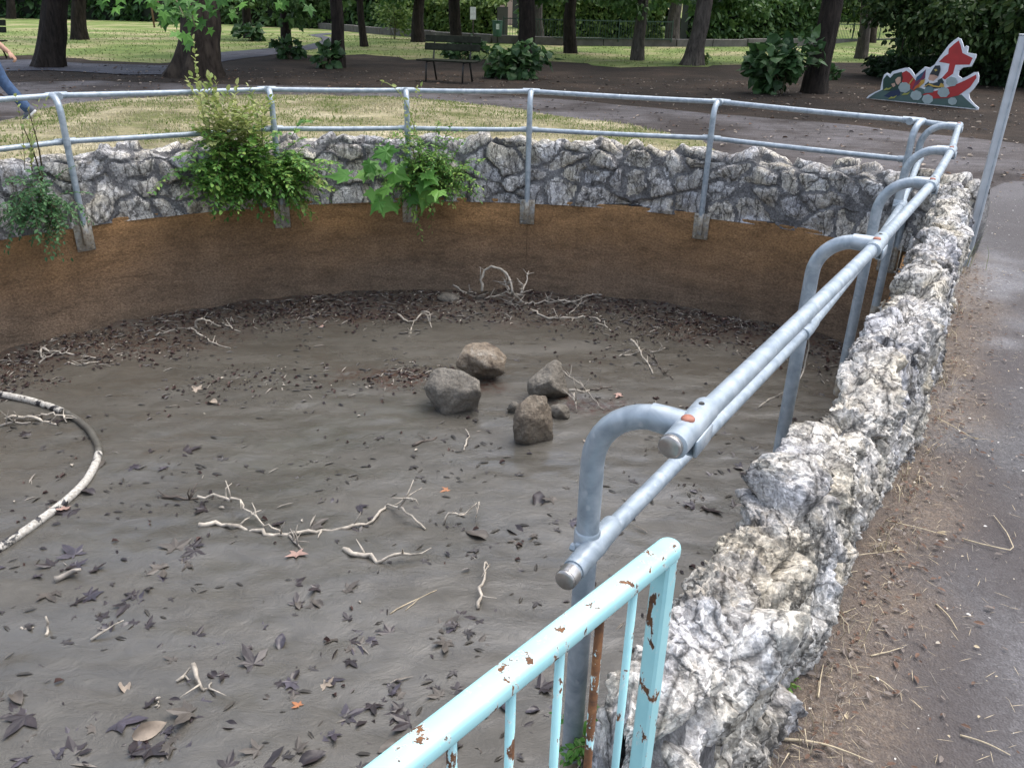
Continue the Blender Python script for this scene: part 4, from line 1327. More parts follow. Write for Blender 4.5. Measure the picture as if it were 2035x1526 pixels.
# ------------------------------------------------------------------ kerb, fences, building, bin, sign post, stakes
kpts = [at(*p)[:2] for p in ((470, 47), (600, 54), (760, 69), (980, 86), (1120, 91), (1340, 93), (1480, 93), (1640, 91), (1800, 90))]
kb = empty('kerb_wall', (*kpts[4], 0)); tag(kb, 'low grey stone kerb wall running along the foot of the far hedges', 'kerb wall')
for a, b in zip(kpts[:-1], kpts[1:]):
    d = b - a; L = np.linalg.norm(d); d /= L; m = (a + b) / 2 - kpts[4]
    n = max(1, int(L / 1.6))
    for k in range(n):
        c = a + d * L * (k + .5) / n - kpts[4]
        mb = MB(); mb.box((0, 0, .16 + rnd.uniform(-.02, .02)), (L / n - .03, .34, .36), np.array([[d[0], -d[1], 0], [d[1], d[0], 0], [0, 0, 1]]), bev=.02)
        mb.build('stone', MAT['concrete'], kb, sharp=30, loc=(c[0], c[1], 0))


def fence(label, pts, h):
    pts = np.array(pts); o = empty('green_fence', (*pts.mean(0), 0)); tag(o, label, 'fence', None)
    c = pts.mean(0); bars = MB()
    for a, b in zip(pts[:-1], pts[1:]):
        L = np.linalg.norm(b - a); d = (b - a) / L; R = np.array([[d[0], -d[1], 0], [d[1], d[0], 0], [0, 0, 1]])
        n = max(1, int(L / 1.8))
        for k in range(n + 1):
            p = a + d * L * k / n - c; mb = MB(); mb.box((p[0], p[1], h / 2 + .18), (.045, .045, h), R); mb.build('post', FENCE_M, o, smooth=False)
        for z in (.32, h + .1):
            m = (a + b) / 2 - c; mb = MB(); mb.box((m[0], m[1], z), (L, .03, .04), R); mb.build('rail', FENCE_M, o, smooth=False)
        for k in range(int(L / .13)):
            p = a + d * (k * .13 + .06) - c; bars.box((p[0], p[1], h / 2 + .2), (.016, .016, h - .1), R)
    q = bars.build('picket', FENCE_M, o, smooth=False); q['kind'] = 'stuff'


FENCE_M = simple('dark_green_fence_paint', (.022, .052, .034), .5)
fence('dark green railing fence in front of the middle clipped hedge', [at(1000, 87)[:2] + [0, .3], at(1120, 92)[:2] + [0, .3], at(1335, 94)[:2] + [0, .3]], .95)
fence('dark green railing fence at the foot of the grassy slope', [at(1640, 92)[:2] + [0, .4], at(1800, 91)[:2] + [0, .4]], .95)

# pale buildings seen through gaps
BW = simple('peach_render_wall', (.62, .47, .36), .9, .08, .3); BW2 = simple('white_render_wall', (.72, .71, .70), .9, .06, .3)
GL = N('dark_window_glass').done((.03, .04, .05), .08, None, 0, .6); SH = simple('brown_shutter', (.14, .085, .05), .6)


def building(label, x0, x1, D, h, m, name='apartment_building'):
    a, b = atD(x0, 40, D)[:2], atD(x1, 40, D)[:2]; w = np.linalg.norm(b - a); c = (a + b) / 2
    o = empty(name, (*c, 0)); tag(o, label, 'building')
    MB().box((0, 5, h / 2), (w, 10, h)).build('wall', m, o, smooth=False)
    MB().box((0, 5, h + .15), (w + .8, 10.8, .3)).build('roof', SH, o, smooth=False)
    nx = max(1, int(w / 3.2))
    for k in range(nx):
        for z in np.arange(1.6, h - 1, 3.1):
            x = -w / 2 + (k + .5) * w / nx
            fr = MB(); fr.box((0, 0, 0), (1.3, .10, 1.6)); wi = fr.build('window', SH, o, smooth=False, loc=(x, -.03, z))
            MB().box((0, -.055, 0), (1.1, .04, 1.4)).build('pane', GL, wi, smooth=False)


building('peach rendered building glimpsed over the middle hedge', 840, 1020, 84, 9.5, BW)
building('orange pink rendered building glimpsed between the two stakes', 285, 375, 70, 6.5, BW)
building('white building standing in for an unidentified pale shape behind the left bushes', -60, 160, 88, 9.5, BW2)  # added building, fills in for a pale shape of unknown kind

P = at(988, 88); o = empty('litter_bin', P); tag(o, 'green litter bin on a post beside the green fence', 'litter bin')
gm = simple('green_bin_plastic', (.018, .075, .040), .45)
mb = MB(); mb.tube([(0, 0, .30), (0, 0, .32), (0, 0, .9), (0, 0, .92)], [.15, .19, .23, .22], 16); mb.build('body', gm, o, sharp=40)
mb = MB(); mb.tube([(0, 0, .90), (0, 0, .96)], [.25, .25], 16); mb.build('rim', gm, o, sharp=40)
MB().tube([(0, .26, -.02), (0, .26, 1.05)], .03, 8).build('post', MAT['iron'], o)
MB().box((.02, -.222, .72), (.14, .012, .22)).build('white_notice', simple('bin_notice', (.55, .62, .58), .6), o, smooth=False)
P = at(940, 85); o = empty('notice_post', P); tag(o, 'thin post carrying a small blank white notice near the hedge', 'notice post')
MB().tube([(0, 0, -.02), (0, 0, 1.3)], .03, 8).build('post', MAT['bark_grey'], o)
MB().box((0, -.05, 1.22), (.26, .03, .52), bev=.008).build('white_plate', simple('white_notice_plate', (.74, .75, .76), .6), o, smooth=False)
for k, (x, y, t) in enumerate(((307, 55, 8), (321, 56, 8))):
    P = at(x, y); o = empty('tree_stake', P); tag(o, ['left one of the two brown wooden stakes on the lawn', 'right one of the two brown wooden stakes on the lawn'][k], 'stake', 'wooden stakes on the lawn')
    MB().tube([(0, 0, -.03), (0, 0, 2.3)], [.055, .05], 8).build('stake', SH, o)


# ------------------------------------------------------------------ benches
def bench(name_label, right_end_px, left_end_px, rz=None, L=1.45):
    a, b = at(*left_end_px)[:2], at(*right_end_px)[:2]
    d = (b - a); L = float(np.linalg.norm(d)) if L is None else L; d /= np.linalg.norm(d)
    c = b - d * L / 2
    o = empty('park_bench', (*c, 0), math.atan2(d[1], d[0])); tag(o, name_label, 'bench')
    tilt = math.radians(-12); Rt = np.array(Matrix.Rotation(tilt, 3, 'X'))
    for z, y in ((.88, .30), (.71, .265)):
        MB().box((0, y, z), (L, .035, .145), Rt, bev=.008).build('back_plank', MAT['wood_green'], o, sharp=30)
    for y in (-.16, -.04, .08, .19):
        MB().box((0, y, .44 + .012 * abs(y)), (L, .105, .035), bev=.008).build('seat_plank', MAT['wood_green'], o, sharp=30)
    for x in (-L * .33, L * .33):
        mb = MB()
        mb.tube([(x, .36, 0), (x, .22, .40), (x, .25, .58), (x, .335, .97)], [.022, .022, .020, .018], 8)
        mb.build('back_leg', MAT['iron'], o)
        mb = MB(); mb.tube([(x, -.20, 0), (x, -.17, .30), (x, -.14, .415), (x, .21, .415)], .021, 8); mb.build('front_leg', MAT['iron'], o)
    return o


bench('dark mossy wooden park bench facing the basin in the shade', (945, 166), (838, 160), L=1.36)
bench('dark wooden bench cut off by the left edge beyond the walking person', (10, 118), (-90, 114), L=1.5)

# ------------------------------------------------------------------ painted cutout board
SA, SB = at(1722, 196), at(1946, 218)
sx = (SB - SA); sx[2] = 0; sx /= np.linalg.norm(sx); sn = np.array([sx[1], -sx[0], 0.0])
if sn @ (O - SA) < 0: sn = -sn
board = empty('painted_cutout_board', SA); tag(board, 'flat cutout board painted with a red aircraft and cartoon figures on a green mound', 'cutout board')


def onboard(X, Y):
    d = ray(1700 + X / 6.075, 50 + Y / 6.075); t = ((SA - O) @ sn) / (d @ sn); p = O + d * t - SA
    return (float(p @ sx), float(p[2]))


BOARD_OUT = [(135, 885), (165, 850), (240, 810), (305, 782), (312, 730), (335, 640), (350, 600), (380, 580), (425, 597), (450, 560), (520, 540), (600, 518), (645, 515), (680, 545), (722, 610), (790, 550), (842, 505), (900, 518), (960, 478), (1010, 400), (1080, 308), (1130, 240), (1190, 188), (1238, 155), (1278, 170), (1300, 230), (1312, 276), (1340, 250), (1366, 262), (1355, 335), (1460, 353), (1455, 400), (1400, 502), (1300, 515), (1252, 558), (1244, 610), (1290, 646), (1350, 622), (1435, 572), (1482, 570), (1494, 620), (1486, 690), (1440, 760), (1370, 832), (1382, 890), (1442, 960), (1492, 1000), (1485, 1025)]


def shape(name, pts, col, layer, rough=.5):
    out = [onboard(*p) for p in pts]
    m = simple('paint_' + name, col, rough, .12, 6) if ('paint_' + name) not in bpy.data.materials else bpy.data.materials['paint_' + name]
    mb = MB(); off = .0 if layer == 0 else .012 + .0035 * (layer - 1)
    th = .024 if layer == 0 else .0035
    if layer == 0: mb.prism(out, -sn * .012, sx, (0, 0, 1), sn, .024)
    else: mb.prism(out, sn * off, sx, (0, 0, 1), sn, th)
    return mb.build(name, m, board, smooth=False)


def lobes(cx, cy, r, n=7, ph=0):
    p = []
    for k in range(n * 4):
        a = 2 * math.pi * k / (n * 4); q = r * (1 + .13 * abs(math.sin(a * n / 2 + ph)) - .06)
        p.append((cx + q * math.cos(a), cy + q * .86 * math.sin(a)))
    return p


RED = (.42, .030, .030)
shape('board', BOARD_OUT, (.72, .75, .80), 0)
shape('green_mound', [(155, 884), (240, 825), (330, 782), (440, 770), (560, 742), (800, 762), (1000, 850), (1150, 862), (1285, 842), (1350, 905), (1420, 970), (1470, 1012)], (.075, .125, .115), 1)
shape('dark_cloaked_figure', [(335, 790), (340, 660), (385, 604), (425, 640), (470, 590), (565, 566), (580, 640), (560, 720), (520, 780), (430, 800)], (.018, .055, .042), 2)
shape('blue_patch', [(345, 860), (430, 800), (560, 770), (540, 850), (430, 880)], (.018, .035, .085), 2)  # dark blue patch in the board's artwork
shape('red_wing', [(566, 580), (620, 553), (660, 580), (700, 630), (745, 690), (720, 800), (650, 760), (600, 700), (560, 690)], RED, 2)
shape('red_tail', [(1250, 190), (1272, 240), (1296, 340), (1420, 400), (1382, 480), (1210, 482), (1182, 590), (1085, 660), (1048, 640), (1120, 560), (1140, 470), (1012, 446), (1080, 380), (1125, 350), (1132, 290), (1190, 235)], RED, 1)
shape('red_fuselage', [(815, 840), (880, 812), (1000, 790), (1180, 735), (1330, 670), (1462, 600), (1466, 640), (1390, 750), (1250, 850), (1100, 884), (950, 888), (870, 870)], RED, 3)
shape('purple_plume', [(690, 770), (740, 660), (800, 590), (856, 538), (846, 640), (790, 720), (720, 790)], (.17, .03, .075), 3)
shape('blue_plume', [(728, 690), (745, 630), (850, 545), (800, 640)], (.03, .09, .17), 4)
shape('yellow_plume', [(740, 750), (800, 670), (850, 655), (835, 700), (770, 760)], (.56, .34, .06), 4)
shape('orange_plume', [(700, 790), (730, 740), (800, 690), (770, 750)], (.50, .13, .03), 5)
shape('dark_coat', [(845, 720), (890, 684), (960, 690), (1050, 640), (1075, 690), (1040, 760), (960, 770), (860, 790)], (.022, .040, .050), 4)
shape('bearded_face', [(886, 650), (905, 600), (960, 600), (1004, 628), (990, 680), (940, 698), (900, 690)], (.55, .34, .26), 5)
shape('white_beard', [(886, 650), (900, 668), (950, 680), (1004, 632), (1000, 690), (940, 706), (898, 700)], (.70, .70, .72), 6)
shape('peaked_hat', [(904, 600), (940, 540), (970, 492), (1030, 488), (1036, 540), (1008, 622), (960, 602)], (.025, .030, .038), 6)
shape('hat_badge', [(960, 540), (985, 530), (1000, 550), (975, 562)], (.50, .38, .10), 7)
shape('grey_shield', [(830, 800), (860, 750), (920, 738), (955, 770), (945, 815), (850, 824)], (.13, .20, .22), 5)
shape('brass_horn', [(830, 745), (900, 705), (960, 730), (1020, 740), (1040, 700), (1075, 715), (1080, 750), (1010, 755), (940, 745), (890, 722), (840, 750)], (.55, .36, .08), 7)
shape('second_face', [(488, 660), (520, 630), (556, 628), (552, 690), (520, 725), (496, 700)], (.56, .36, .27), 4)
shape('pale_hand', [(440, 712), (480, 700), (490, 735), (460, 752)], (.56, .36, .27), 4)
for (cx, cy, r) in ((600, 755, 70), (742, 850, 66), (880, 895, 64), (1072, 812, 70), (1180, 920, 52), (1170, 685, 66)): shape('grey_cloud', lobes(cx, cy, r, 7, cx), (.34, .41, .41), 6)
for (cx, cy) in ((620, 830), (400, 770), (460, 874)): shape('yellow_grass', [(cx - 60, cy + 20), (cx - 20, cy - 12), (cx, cy - 3), (cx + 50, cy - 26), (cx + 18, cy + 10), (cx - 20, cy + 14)], (.36, .36, .08), 4)
shape('yellow_stripe', [(700, 640), (712, 650), (660, 720), (650, 712)], (.50, .36, .10), 6)
for u in (.45, 1.5):
    mb = MB(); p = sx * u - sn * .02; mb.tube([p + np.array([0, 0, -.02]), p + np.array([0, 0, .5])], .018, 8); mb.tube([p - sn * .3 + np.array([0, 0, -.02]), p + np.array([0, 0, .48])], .014, 8); mb.build('back_prop', MAT['iron'], board)

# ------------------------------------------------------------------ rocks in the mud
def rock(label, px, w_px, h_px, mat, seed, group='rocks lying in the mud', sink=.42, elong=1.0, rz=0.0, sub=4):
    import bmesh
    P = at(*px, FLOOR); k = (P[1] * math.cos(PITCH) + (EYE - FLOOR) * math.sin(PITCH)) / F_PX
    w, h = w_px * k / 2, h_px * k / 2
    bm = bmesh.new(); bmesh.ops.create_icosphere(bm, subdivisions=sub, radius=1.0)
    V = np.array([v.co for v in bm.verts]); g = np.random.default_rng(seed)
    # facet by clipping planes, then roughen
    for _ in range(11):
        n = g.normal(size=3); n /= np.linalg.norm(n); d = g.uniform(.55, .84)
        e = np.maximum(V @ n - d, 0); V -= e[:, None] * n * .92
    V += (V / np.linalg.norm(V, axis=1)[:, None]) * (.05 * fbm(V * 2.2 + seed, 4) + .05 * chips(V * 3.2 + seed) + .02 * fbm(V * 9 + seed, 3))[:, None]
    V *= np.array([w, w * .85 * elong, h * 1.12]) * 1.12
    for v, c in zip(bm.verts, V): v.co = c
    me = bpy.data.meshes.new('rock'); bm.to_mesh(me); bm.free(); me.materials.append(mat); me.shade_smooth()
    o = link('rock', me, None, (P[0], P[1] , FLOOR + h * (1 - sink)), (rnd.uniform(-.1, .1), rnd.uniform(-.1, .1), rz)); tag(o, label, 'rock', group)
    return o


rock('pale tan boulder with a whitish top, farthest of the four big rocks', (955, 742), 100, 66, ROCK_TAN, 5, rz=.2)
rock('flat sided grey muddy boulder, leftmost of the four big rocks', (905, 806), 116, 88, ROCK_GREY, 12, rz=-.5)
rock('grey brown angular boulder with a twig leaning on its right', (1092, 782), 90, 74, ROCK_GREY, 23, rz=.9)
rock('upright brown boulder, nearest of the four big rocks', (1062, 868), 82, 98, ROCK_BROWN, 34, rz=.4, elong=.8)
rock('small round grey stone between the four big rocks', (1019, 816), 26, 24, ROCK_GREY, 45, sub=3)
rock('small dark stone touching the right side of the upright brown boulder', (1113, 826), 42, 26, ROCK_GREY, 46, sub=3)
rock('low pale grey stone against the foot of the far lining', (894, 597), 50, 20, ROCK_GREY, 57, sub=3)


# ------------------------------------------------------------------ hose, branches and twigs
def wpt(p):
    if len(p) == 2: q = at(p[0], p[1], FLOOR); q[2] = mudz(q); return q
    if len(p) == 3 and p[2] < 1.0: return at(p[0], p[1], FLOOR + p[2])
    return atD(*p)


def smooth_line(P, n, passes=2):
    P = np.array(P); L = np.r_[0, np.cumsum(np.linalg.norm(np.diff(P, axis=0), axis=1))]
    t = np.linspace(0, L[-1], n); out = np.array([np.interp(t, L, P[:, k]) for k in range(3)]).T
    for _ in range(passes): out[1:-1] = (out[:-2] + 2 * out[1:-1] + out[2:]) / 4
    return out


hose = empty('hose', at(100, 1000, FLOOR)); tag(hose, 'thick weathered hose with flaking white skin curving over the mud at left', 'hose')
HO = np.array(hose.location)
hp = [(-190, 800), (-60, 790), (0, 789), (60, 798), (110, 812), (150, 832), (178, 855), (195, 885), (198, 902), (190, 928), (172, 958), (140, 988), (95, 1022), (45, 1060), (0, 1090), (-70, 1130), (-180, 1180)]
HL = smooth_line([wpt(p) for p in hp], 90) + np.array([0, 0, .014]) - HO
n = N('flaking_hose_skin')
fl = n.noise(9, n.pos((1, 1, 1)), 7, .66, .5); fl2 = n.noise(2.2, None, 2)
mk = n.ramp(n.math('ADD', n.math('MULTIPLY', fl, .8), n.math('MULTIPLY', fl2, .2)), [(.455, 0.0), (.475, 1.0)])
HOSE_M = n.done(n.mix(mk, (.028, .028, .032), n.ramp(n.noise(60), [(.3, (.27, .25, .215)), (.6, (.52, .50, .45)), (.75, (.62, .60, .56))])), n.mix(mk, .45, .8), n.bump(mk, .6, .004), 0, .4)
HOSE_D = simple('mud_coated_hose', (.085, .080, .066), .6, .25, 12)
MB().tube(HL[:34], .0225, 14).build('skin', HOSE_M, hose)
MB().tube(HL[33:52], .0218, 14).build('muddy_length', HOSE_D, hose)
MB().tube(HL[51:], .0225, 14).build('skin', HOSE_M, hose)
for i in (33, 51):
    MB().tube(HL[i - 1:i + 2], [.0235, .026, .0235], 14).build('joint', HOSE_D, hose)


def sticks(label, lines, r, mat='twig', group='bleached sticks lying on the mud', name='branch', seed=0, nubs=3, zoff=.5):
    P0 = wpt(lines[0][0]); o = empty(name, P0); tag(o, label, 'branch', group)
    g = np.random.default_rng(seed + 900); mats = mat if isinstance(mat, list) else [mat]
    for j, l in enumerate(lines):
        P = np.array([wpt(p) for p in l]); L = np.linalg.norm(np.diff(P, axis=0), axis=1).sum()
        n = max(5, min(40, int(L / .03)))
        Q = smooth_line(P, n, 1) + np.r_[[[0, 0, 0]], g.normal(0, r * .62, (n - 2, 3)), [[0, 0, 0]]] + np.array([0, 0, r * zoff])
        rr = np.linspace(r, r * .45, n) * (1 if j == 0 else .7) * (1 + .18 * g.normal(size=n).clip(-1, 1))
        mb = MB(); mb.tube(Q - P0, rr, 7)
        for _ in range(nubs):
            k = g.integers(1, n - 1); d = g.normal(size=3); d[2] = abs(d[2]); d /= np.linalg.norm(d)
            mb.tube([Q[k] - P0, Q[k] - P0 + d * r * g.uniform(2, 5), Q[k] - P0 + d * r * g.uniform(6, 9) + g.normal(0, r, 3)], [r * .5, r * .32, r * .14], 5)
        mb.build('stick' if j == 0 else 'side_stick', MAT[mats[min(j, len(mats) - 1)]], o)
    return o


sticks('long pale forked branch across the middle of the mud', [[(395, 1045), (430, 1042), (470, 1048), (520, 1057), (575, 1066), (640, 1057), (700, 1046), (745, 1036), (752, 1020), (768, 1000), (790, 1006, .03), (812, 1026, .02), (845, 1046)],
        [(392, 988, .03), (440, 986, .05), (478, 1000, .05), (502, 1026, .03), (535, 1050, .01), (562, 1062)], [(322, 986), (360, 990), (395, 990)], [(792, 1012, .02), (808, 988, .10), (822, 996, .10)], [(575, 1066), (590, 1082), (600, 1094)]], .012, ['twig', 'twig', 'twig_dark', 'twig', 'twig_grey'], seed=1, nubs=5)
sticks('thin squiggly pale twig right of the long forked branch', [[(882, 1035), (888, 1018, .03), (900, 1014, .04), (908, 1026, .03), (922, 1026, .03), (932, 1012, .04), (948, 1000, .06)], [(952, 998, .06), (944, 1032)]], .006, seed=2)
sticks('bent pale stick below the right end of the long forked branch', [[(682, 1092), (705, 1098, .02), (725, 1110), (755, 1116), (790, 1110, .02), (826, 1103, .03)]], .013, seed=3)
sticks('short pale stick stuck upright in the mud near the gate', [[(950, 1206), (956, 1180, .02), (960, 1145, .03), (964, 1118, .05)], [(964, 1118, .05), (972, 1124, .04)]], .010, seed=4, nubs=1)
sticks('little white crooked twig in front of the boulders', [[(922, 892), (928, 876), (935, 862), (925, 853, .02)]], .007, seed=5, nubs=1)
sticks('tangled pale branch arching up against the far lining', [[(958, 580, 7.15), (955, 555, 7.2), (966, 536, 7.2), (985, 530, 7.2), (1004, 538, 7.15), (1012, 560, 7.1), (1016, 582, 7.05), (1035, 600), (1060, 622), (1090, 634), (1130, 634), (1165, 631), (1195, 640), (1214, 658)],
        [(1036, 584, 6.95), (1046, 564, 7.05), (1051, 540, 7.1)], [(1040, 588, .08), (1010, 584, .10), (975, 592, .05), (962, 603)], [(900, 568, .15), (925, 586, .08), (962, 600)], [(1025, 590, .05), (1012, 604), (1030, 620)], [(1050, 606, .03), (1100, 606), (1160, 612)], [(1012, 578, 7.05), (1006, 560, 7.15), (1003, 548, 7.2)]], .013, ['twig', 'twig', 'twig', 'twig_grey'], seed=6, nubs=6)
sticks('wavy pale twig right of the tangled branch by the far lining', [[(1108, 597, .05), (1140, 600, .04), (1165, 598), (1190, 597), (1210, 586, .05), (1231, 576, .1)], [(1132, 624), (1150, 612), (1160, 600)]], .009, seed=7)
sticks('branching white twig left of the tangled branch, not touching the lining', [[(790, 625, .03), (812, 642), (825, 638, .04), (838, 620, .09), (848, 625, .06), (858, 650)], [(838, 620, .09), (858, 620, .10), (855, 646)], [(820, 648), (812, 668)]], .008, seed=8)
sticks('pale twig loop near the left part of the far lining', [[(392, 660), (388, 638, .10), (404, 632, .13), (425, 645, .06), (440, 655)], [(380, 654, .05), (400, 668), (425, 682), (458, 690)], [(442, 643, .03), (478, 660)], [(310, 672), (350, 660), (378, 654, .05)]], .010, ['twig', 'twig', 'twig', 'twig_grey'], seed=9)
sticks('low arched twig on leaf litter at the left end of the lining', [[(85, 716), (80, 692, .06), (108, 700, .04), (150, 710), (192, 716)], [(78, 726), (110, 708), (135, 696, .03)], [(135, 724), (155, 730), (200, 722)]], .009, ['twig', 'twig_grey', 'twig'], seed=10)
sticks('crossed pale twigs leaning on a dark rotten stick at right', [[(1254, 676, .06), (1270, 692, .05), (1272, 702, .03), (1290, 722), (1298, 740)], [(1230, 706), (1255, 702), (1272, 698, .04)], [(1276, 694), (1300, 712), (1318, 738), (1338, 752)], [(1292, 700), (1322, 692, .02)]], .009, ['twig', 'twig', 'twig_dark', 'twig_grey'], seed=11)
sticks('T shaped white stick with a dark tip beside the boulders', [[(1130, 778, .10), (1162, 780, .10), (1172, 776, .09)], [(1172, 776, .09), (1216, 770, .08)], [(1141, 782, .09), (1142, 800, .05), (1146, 818)], [(1115, 737, .12), (1150, 762, .08), (1200, 810)]], .011, ['twig', 'twig_dark', 'twig', 'twig_grey'], seed=12)
sticks('thin grey twigs in litter at the right end of the far lining', [[(1326, 606), (1360, 612), (1400, 624), (1440, 630)], [(1408, 622), (1416, 610), (1426, 600, .06)], [(1444, 622), (1450, 608, .05), (1468, 597, .09)], [(1440, 630), (1470, 640), (1486, 652), (1480, 670)], [(1365, 628), (1392, 640)]], .007, 'twig_grey', seed=13)
sticks('stack of pale twigs inside the curve of the hose', [[(16, 832), (45, 828, .02), (80, 834), (112, 842)], [(70, 826), (100, 822, .03), (125, 826, .02), (132, 838)], [(0, 846), (30, 842), (60, 838)]], .012, ['twig', 'twig', 'twig_grey'], seed=14)
sticks('flat piece of pale bark in the mud below the hose end', [[(110, 1151), (135, 1146), (150, 1138, .02), (162, 1134, .02)]], .016, 'twig_grey', seed=15, nubs=0)
sticks('short thick white stick with two thin side twigs at the bottom left', [[(384, 1322, .02), (392, 1345, .02), (402, 1366)], [(350, 1350), (366, 1336), (384, 1326, .02)], [(402, 1366), (416, 1364), (420, 1352)]], .010, seed=16, nubs=1)
sticks('tiny T shaped white twig near the lower left', [[(305, 1385), (318, 1386, .01)], [(312, 1387), (311, 1403)]], .007, seed=17, nubs=0)
sticks('straight pale stalk lying left of the bent stick', [[(180, 1268), (212, 1252, .01), (246, 1233, .02)]], .006, seed=18, nubs=1)
sticks('small upright white stick at the left edge of the mud', [[(90, 1258), (94, 1242), (91, 1226, .04)], [(40, 1242), (66, 1242)]], .008, seed=19, nubs=0)
sticks('pair of thin straw stalks left of the upright stick', [[(775, 1215), (815, 1192), (868, 1168)], [(806, 1208), (835, 1184)]], .003, 'straw', seed=20, nubs=0, name='stalk')
sticks('thin twig leaning against the foot of the second post', [[(1508, 806), (1535, 790, .03), (1562, 778, .1)]], .006, 'twig', seed=21, nubs=1)
sticks('dark sunken stick in front of the boulders', [[(820, 884), (845, 874), (868, 868)]], .010, 'twig_dark', seed=22, nubs=1)
g2 = np.random.default_rng(77)
wire = empty('wire', (0, 0, 0)); tag(wire, 'thin pale wire hanging beside the second post of the straight railing', 'wire')
MB().tube(smooth_line([online(x, y, -.09) for x, y in ((1606, 668), (1608, 690), (1601, 715), (1598, 735), (1590, 752), (1582, 766))], 20), .0022, 6).build('strand', MAT['twig'], wire)

# ------------------------------------------------------------------ dead leaves in the mud
def curled(m):
    """pointed oval leaf with rolled edges and a wavy rim"""
    V, F = [], []
    for i in range(9):
        t = i / 8; w = .30 * math.sin(math.pi * min(1, t * .96 + .04)) ** .75 * (1.1 - .4 * t)
        for j in range(5):
            u = (j - 2) / 2; V.append((t, w * u * .9, .30 * u * u * (.6 + .4 * math.sin(t * 7)) * w * 2 - .14 * (t - .5) ** 2 * 2 + .02 * math.sin(9 * t + 3 * u)))
    for i in range(8):
        for j in range(4): a = i * 5 + j; F.append((a, a + 5, a + 6, a + 1))
    return MB().add(V, F).mesh('dead_leaf', MAT[m], smooth=True)


DL = {}
for mname in ('dead', 'dead2', 'dead3', 'dead4', 'dead_or', 'dead_pink'):
    DL[mname] = [MB().add(*T_palm(5, .42, c, .40, 40 + k)).mesh('dead_leaf', MAT[mname], smooth=False) for k, c in enumerate((-.05, .08, .03, -.12, .18))]
    DL[mname].append(curled(mname))
    DL[mname] += [MB().add(*T_palm(5, .36, c, .5, 60 + k)).mesh('dead_leaf', MAT[mname], smooth=False) for k, c in enumerate((.3, -.3, .1))]


def dead_leaf(x, y, size, m, label, group, k=None, tilt=.12, lift=.004):
    p = at(x, y, FLOOR); z = mudz(p)
    k = rnd.randrange(9) if k is None else k
    o = link('dead_leaf', DL[m][k], None, (p[0], p[1], z + lift), (rnd.uniform(-tilt, tilt), rnd.uniform(-tilt, tilt), rnd.uniform(0, 6.28)), size)
    return tag(o, label, 'dead leaf', group)


dead_leaf(598, 1400, .05, 'dead_or', 'only orange dead leaf in the foreground mud', None, 2)
o = dead_leaf(262, 1462, .15, 'dead3', 'curled pale tan leaf standing on edge at the bottom left', None, 5, 0, .012); o.rotation_euler = (.75, -.10, .55); o.scale = (.125, .125, .125)
dead_leaf(590, 1095, .10, 'dead_pink', 'pale pinkish leaf under the fork of the long branch', None, 1)
dead_leaf(648, 648, .13, 'dead_pink', 'pinkish leaf on litter below the far lining, left of the white twig', None, 3, .3)
dead_leaf(1448, 640, .11, 'dead_pink', 'pinkish brown leaf at the right end of the far litter', None, 3, .3)
dead_leaf(128, 1016, .10, 'dead_pink', 'pinkish leaf leaning on the lower end of the hose', None, 4, .3, .02)
dead_leaf(1240, 782, .11, 'dead_pink', 'reddish pale leaf right of the T shaped stick', None, 3, .3)
dead_leaf(415, 793, .10, 'dead3', 'crumpled whitish leaf alone in the mud above the long branch', None, 5, .3)
dead_leaf(395, 772, .10, 'dead3', 'dark edged pale leaf just above the crumpled whitish one', None, 0, .3)
dead_leaf(650, 1362, .07, 'dead3', 'small pale leaf by the dark skeleton leaves at the lower centre', None, 1, .3)
dead_leaf(250, 1370, .09, 'dead3', 'pale blue grey wet leaf among dark ones at the lower left', None, 5, .2)
dead_leaf(1172, 885, .09, 'dead3', 'brown crumpled leaf left of the near post bend', None, 4, .4)
dead_leaf(893, 966, .06, 'dead_or', 'tiny red brown leaf above the squiggly twig', None, 0, .2)
clusters = [(230, 1210, 60, 18, 'left of the straight pale stalk'), (360, 1112, 36, 14, 'under the left end of the long forked branch'), (110, 1000, 60, 12, 'beside the lower length of the hose'), (60, 850, 60, 10, 'inside the curve of the hose'),
            (130, 1130, 60, 14, 'around the flat piece of pale bark'), (480, 1290, 90, 16, 'midway between the bent stick and the short thick white stick'), (740, 1290, 80, 16, 'left of the upright stick and below the bent stick'), (800, 1390, 70, 14, 'just left of the gate bars'),
            (100, 1440, 90, 20, 'in the bottom left corner'), (570, 1350, 70, 14, 'around the orange leaf'), (340, 1430, 100, 18, 'around the curled tan leaf'), (1470, 925, 40, 10, 'beside the rock wall, right of the near post'), (1400, 1000, 40, 8, 'between the near rails and the rock wall'),
            (640, 985, 120, 12, 'above the long forked branch'), (600, 1200, 100, 12, 'under the bent stick'), (900, 1250, 60, 12, 'near the upright stick'), (1000, 1400, 70, 14, 'behind the gate bars'), (860, 1480, 70, 12, 'under the gate rail at the bottom'),
            (520, 1490, 110, 20, 'at the bottom edge right of the curled tan leaf'), (260, 910, 60, 10, 'right of the muddy length of hose'), (1100, 1010, 50, 8, 'left of the near post'), (1010, 1060, 50, 8, 'right of the squiggly twig')]
for (cx, cy, sg, k, where) in clusters:
    for _ in range(k):
        x = float(np.clip(cx + rnd.gauss(0, sg * .85), -30, 1480)); y = float(cy + rnd.gauss(0, sg * .38))
        if y > 1560: continue
        m = rnd.choices(('dead', 'dead2', 'dead4'), (.42, .32, .26))[0]
        sz = rnd.uniform(.045, .10) if rnd.random() < .72 else rnd.uniform(.10, .15)
        dead_leaf(x, y, sz, m, dict(dead='dark wet leaf ', dead2='purplish wet leaf ', dead4='mud coated leaf ')[m] + where, 'dark dead leaves stuck in the near mud', None, .17, rnd.uniform(-.005, .004))

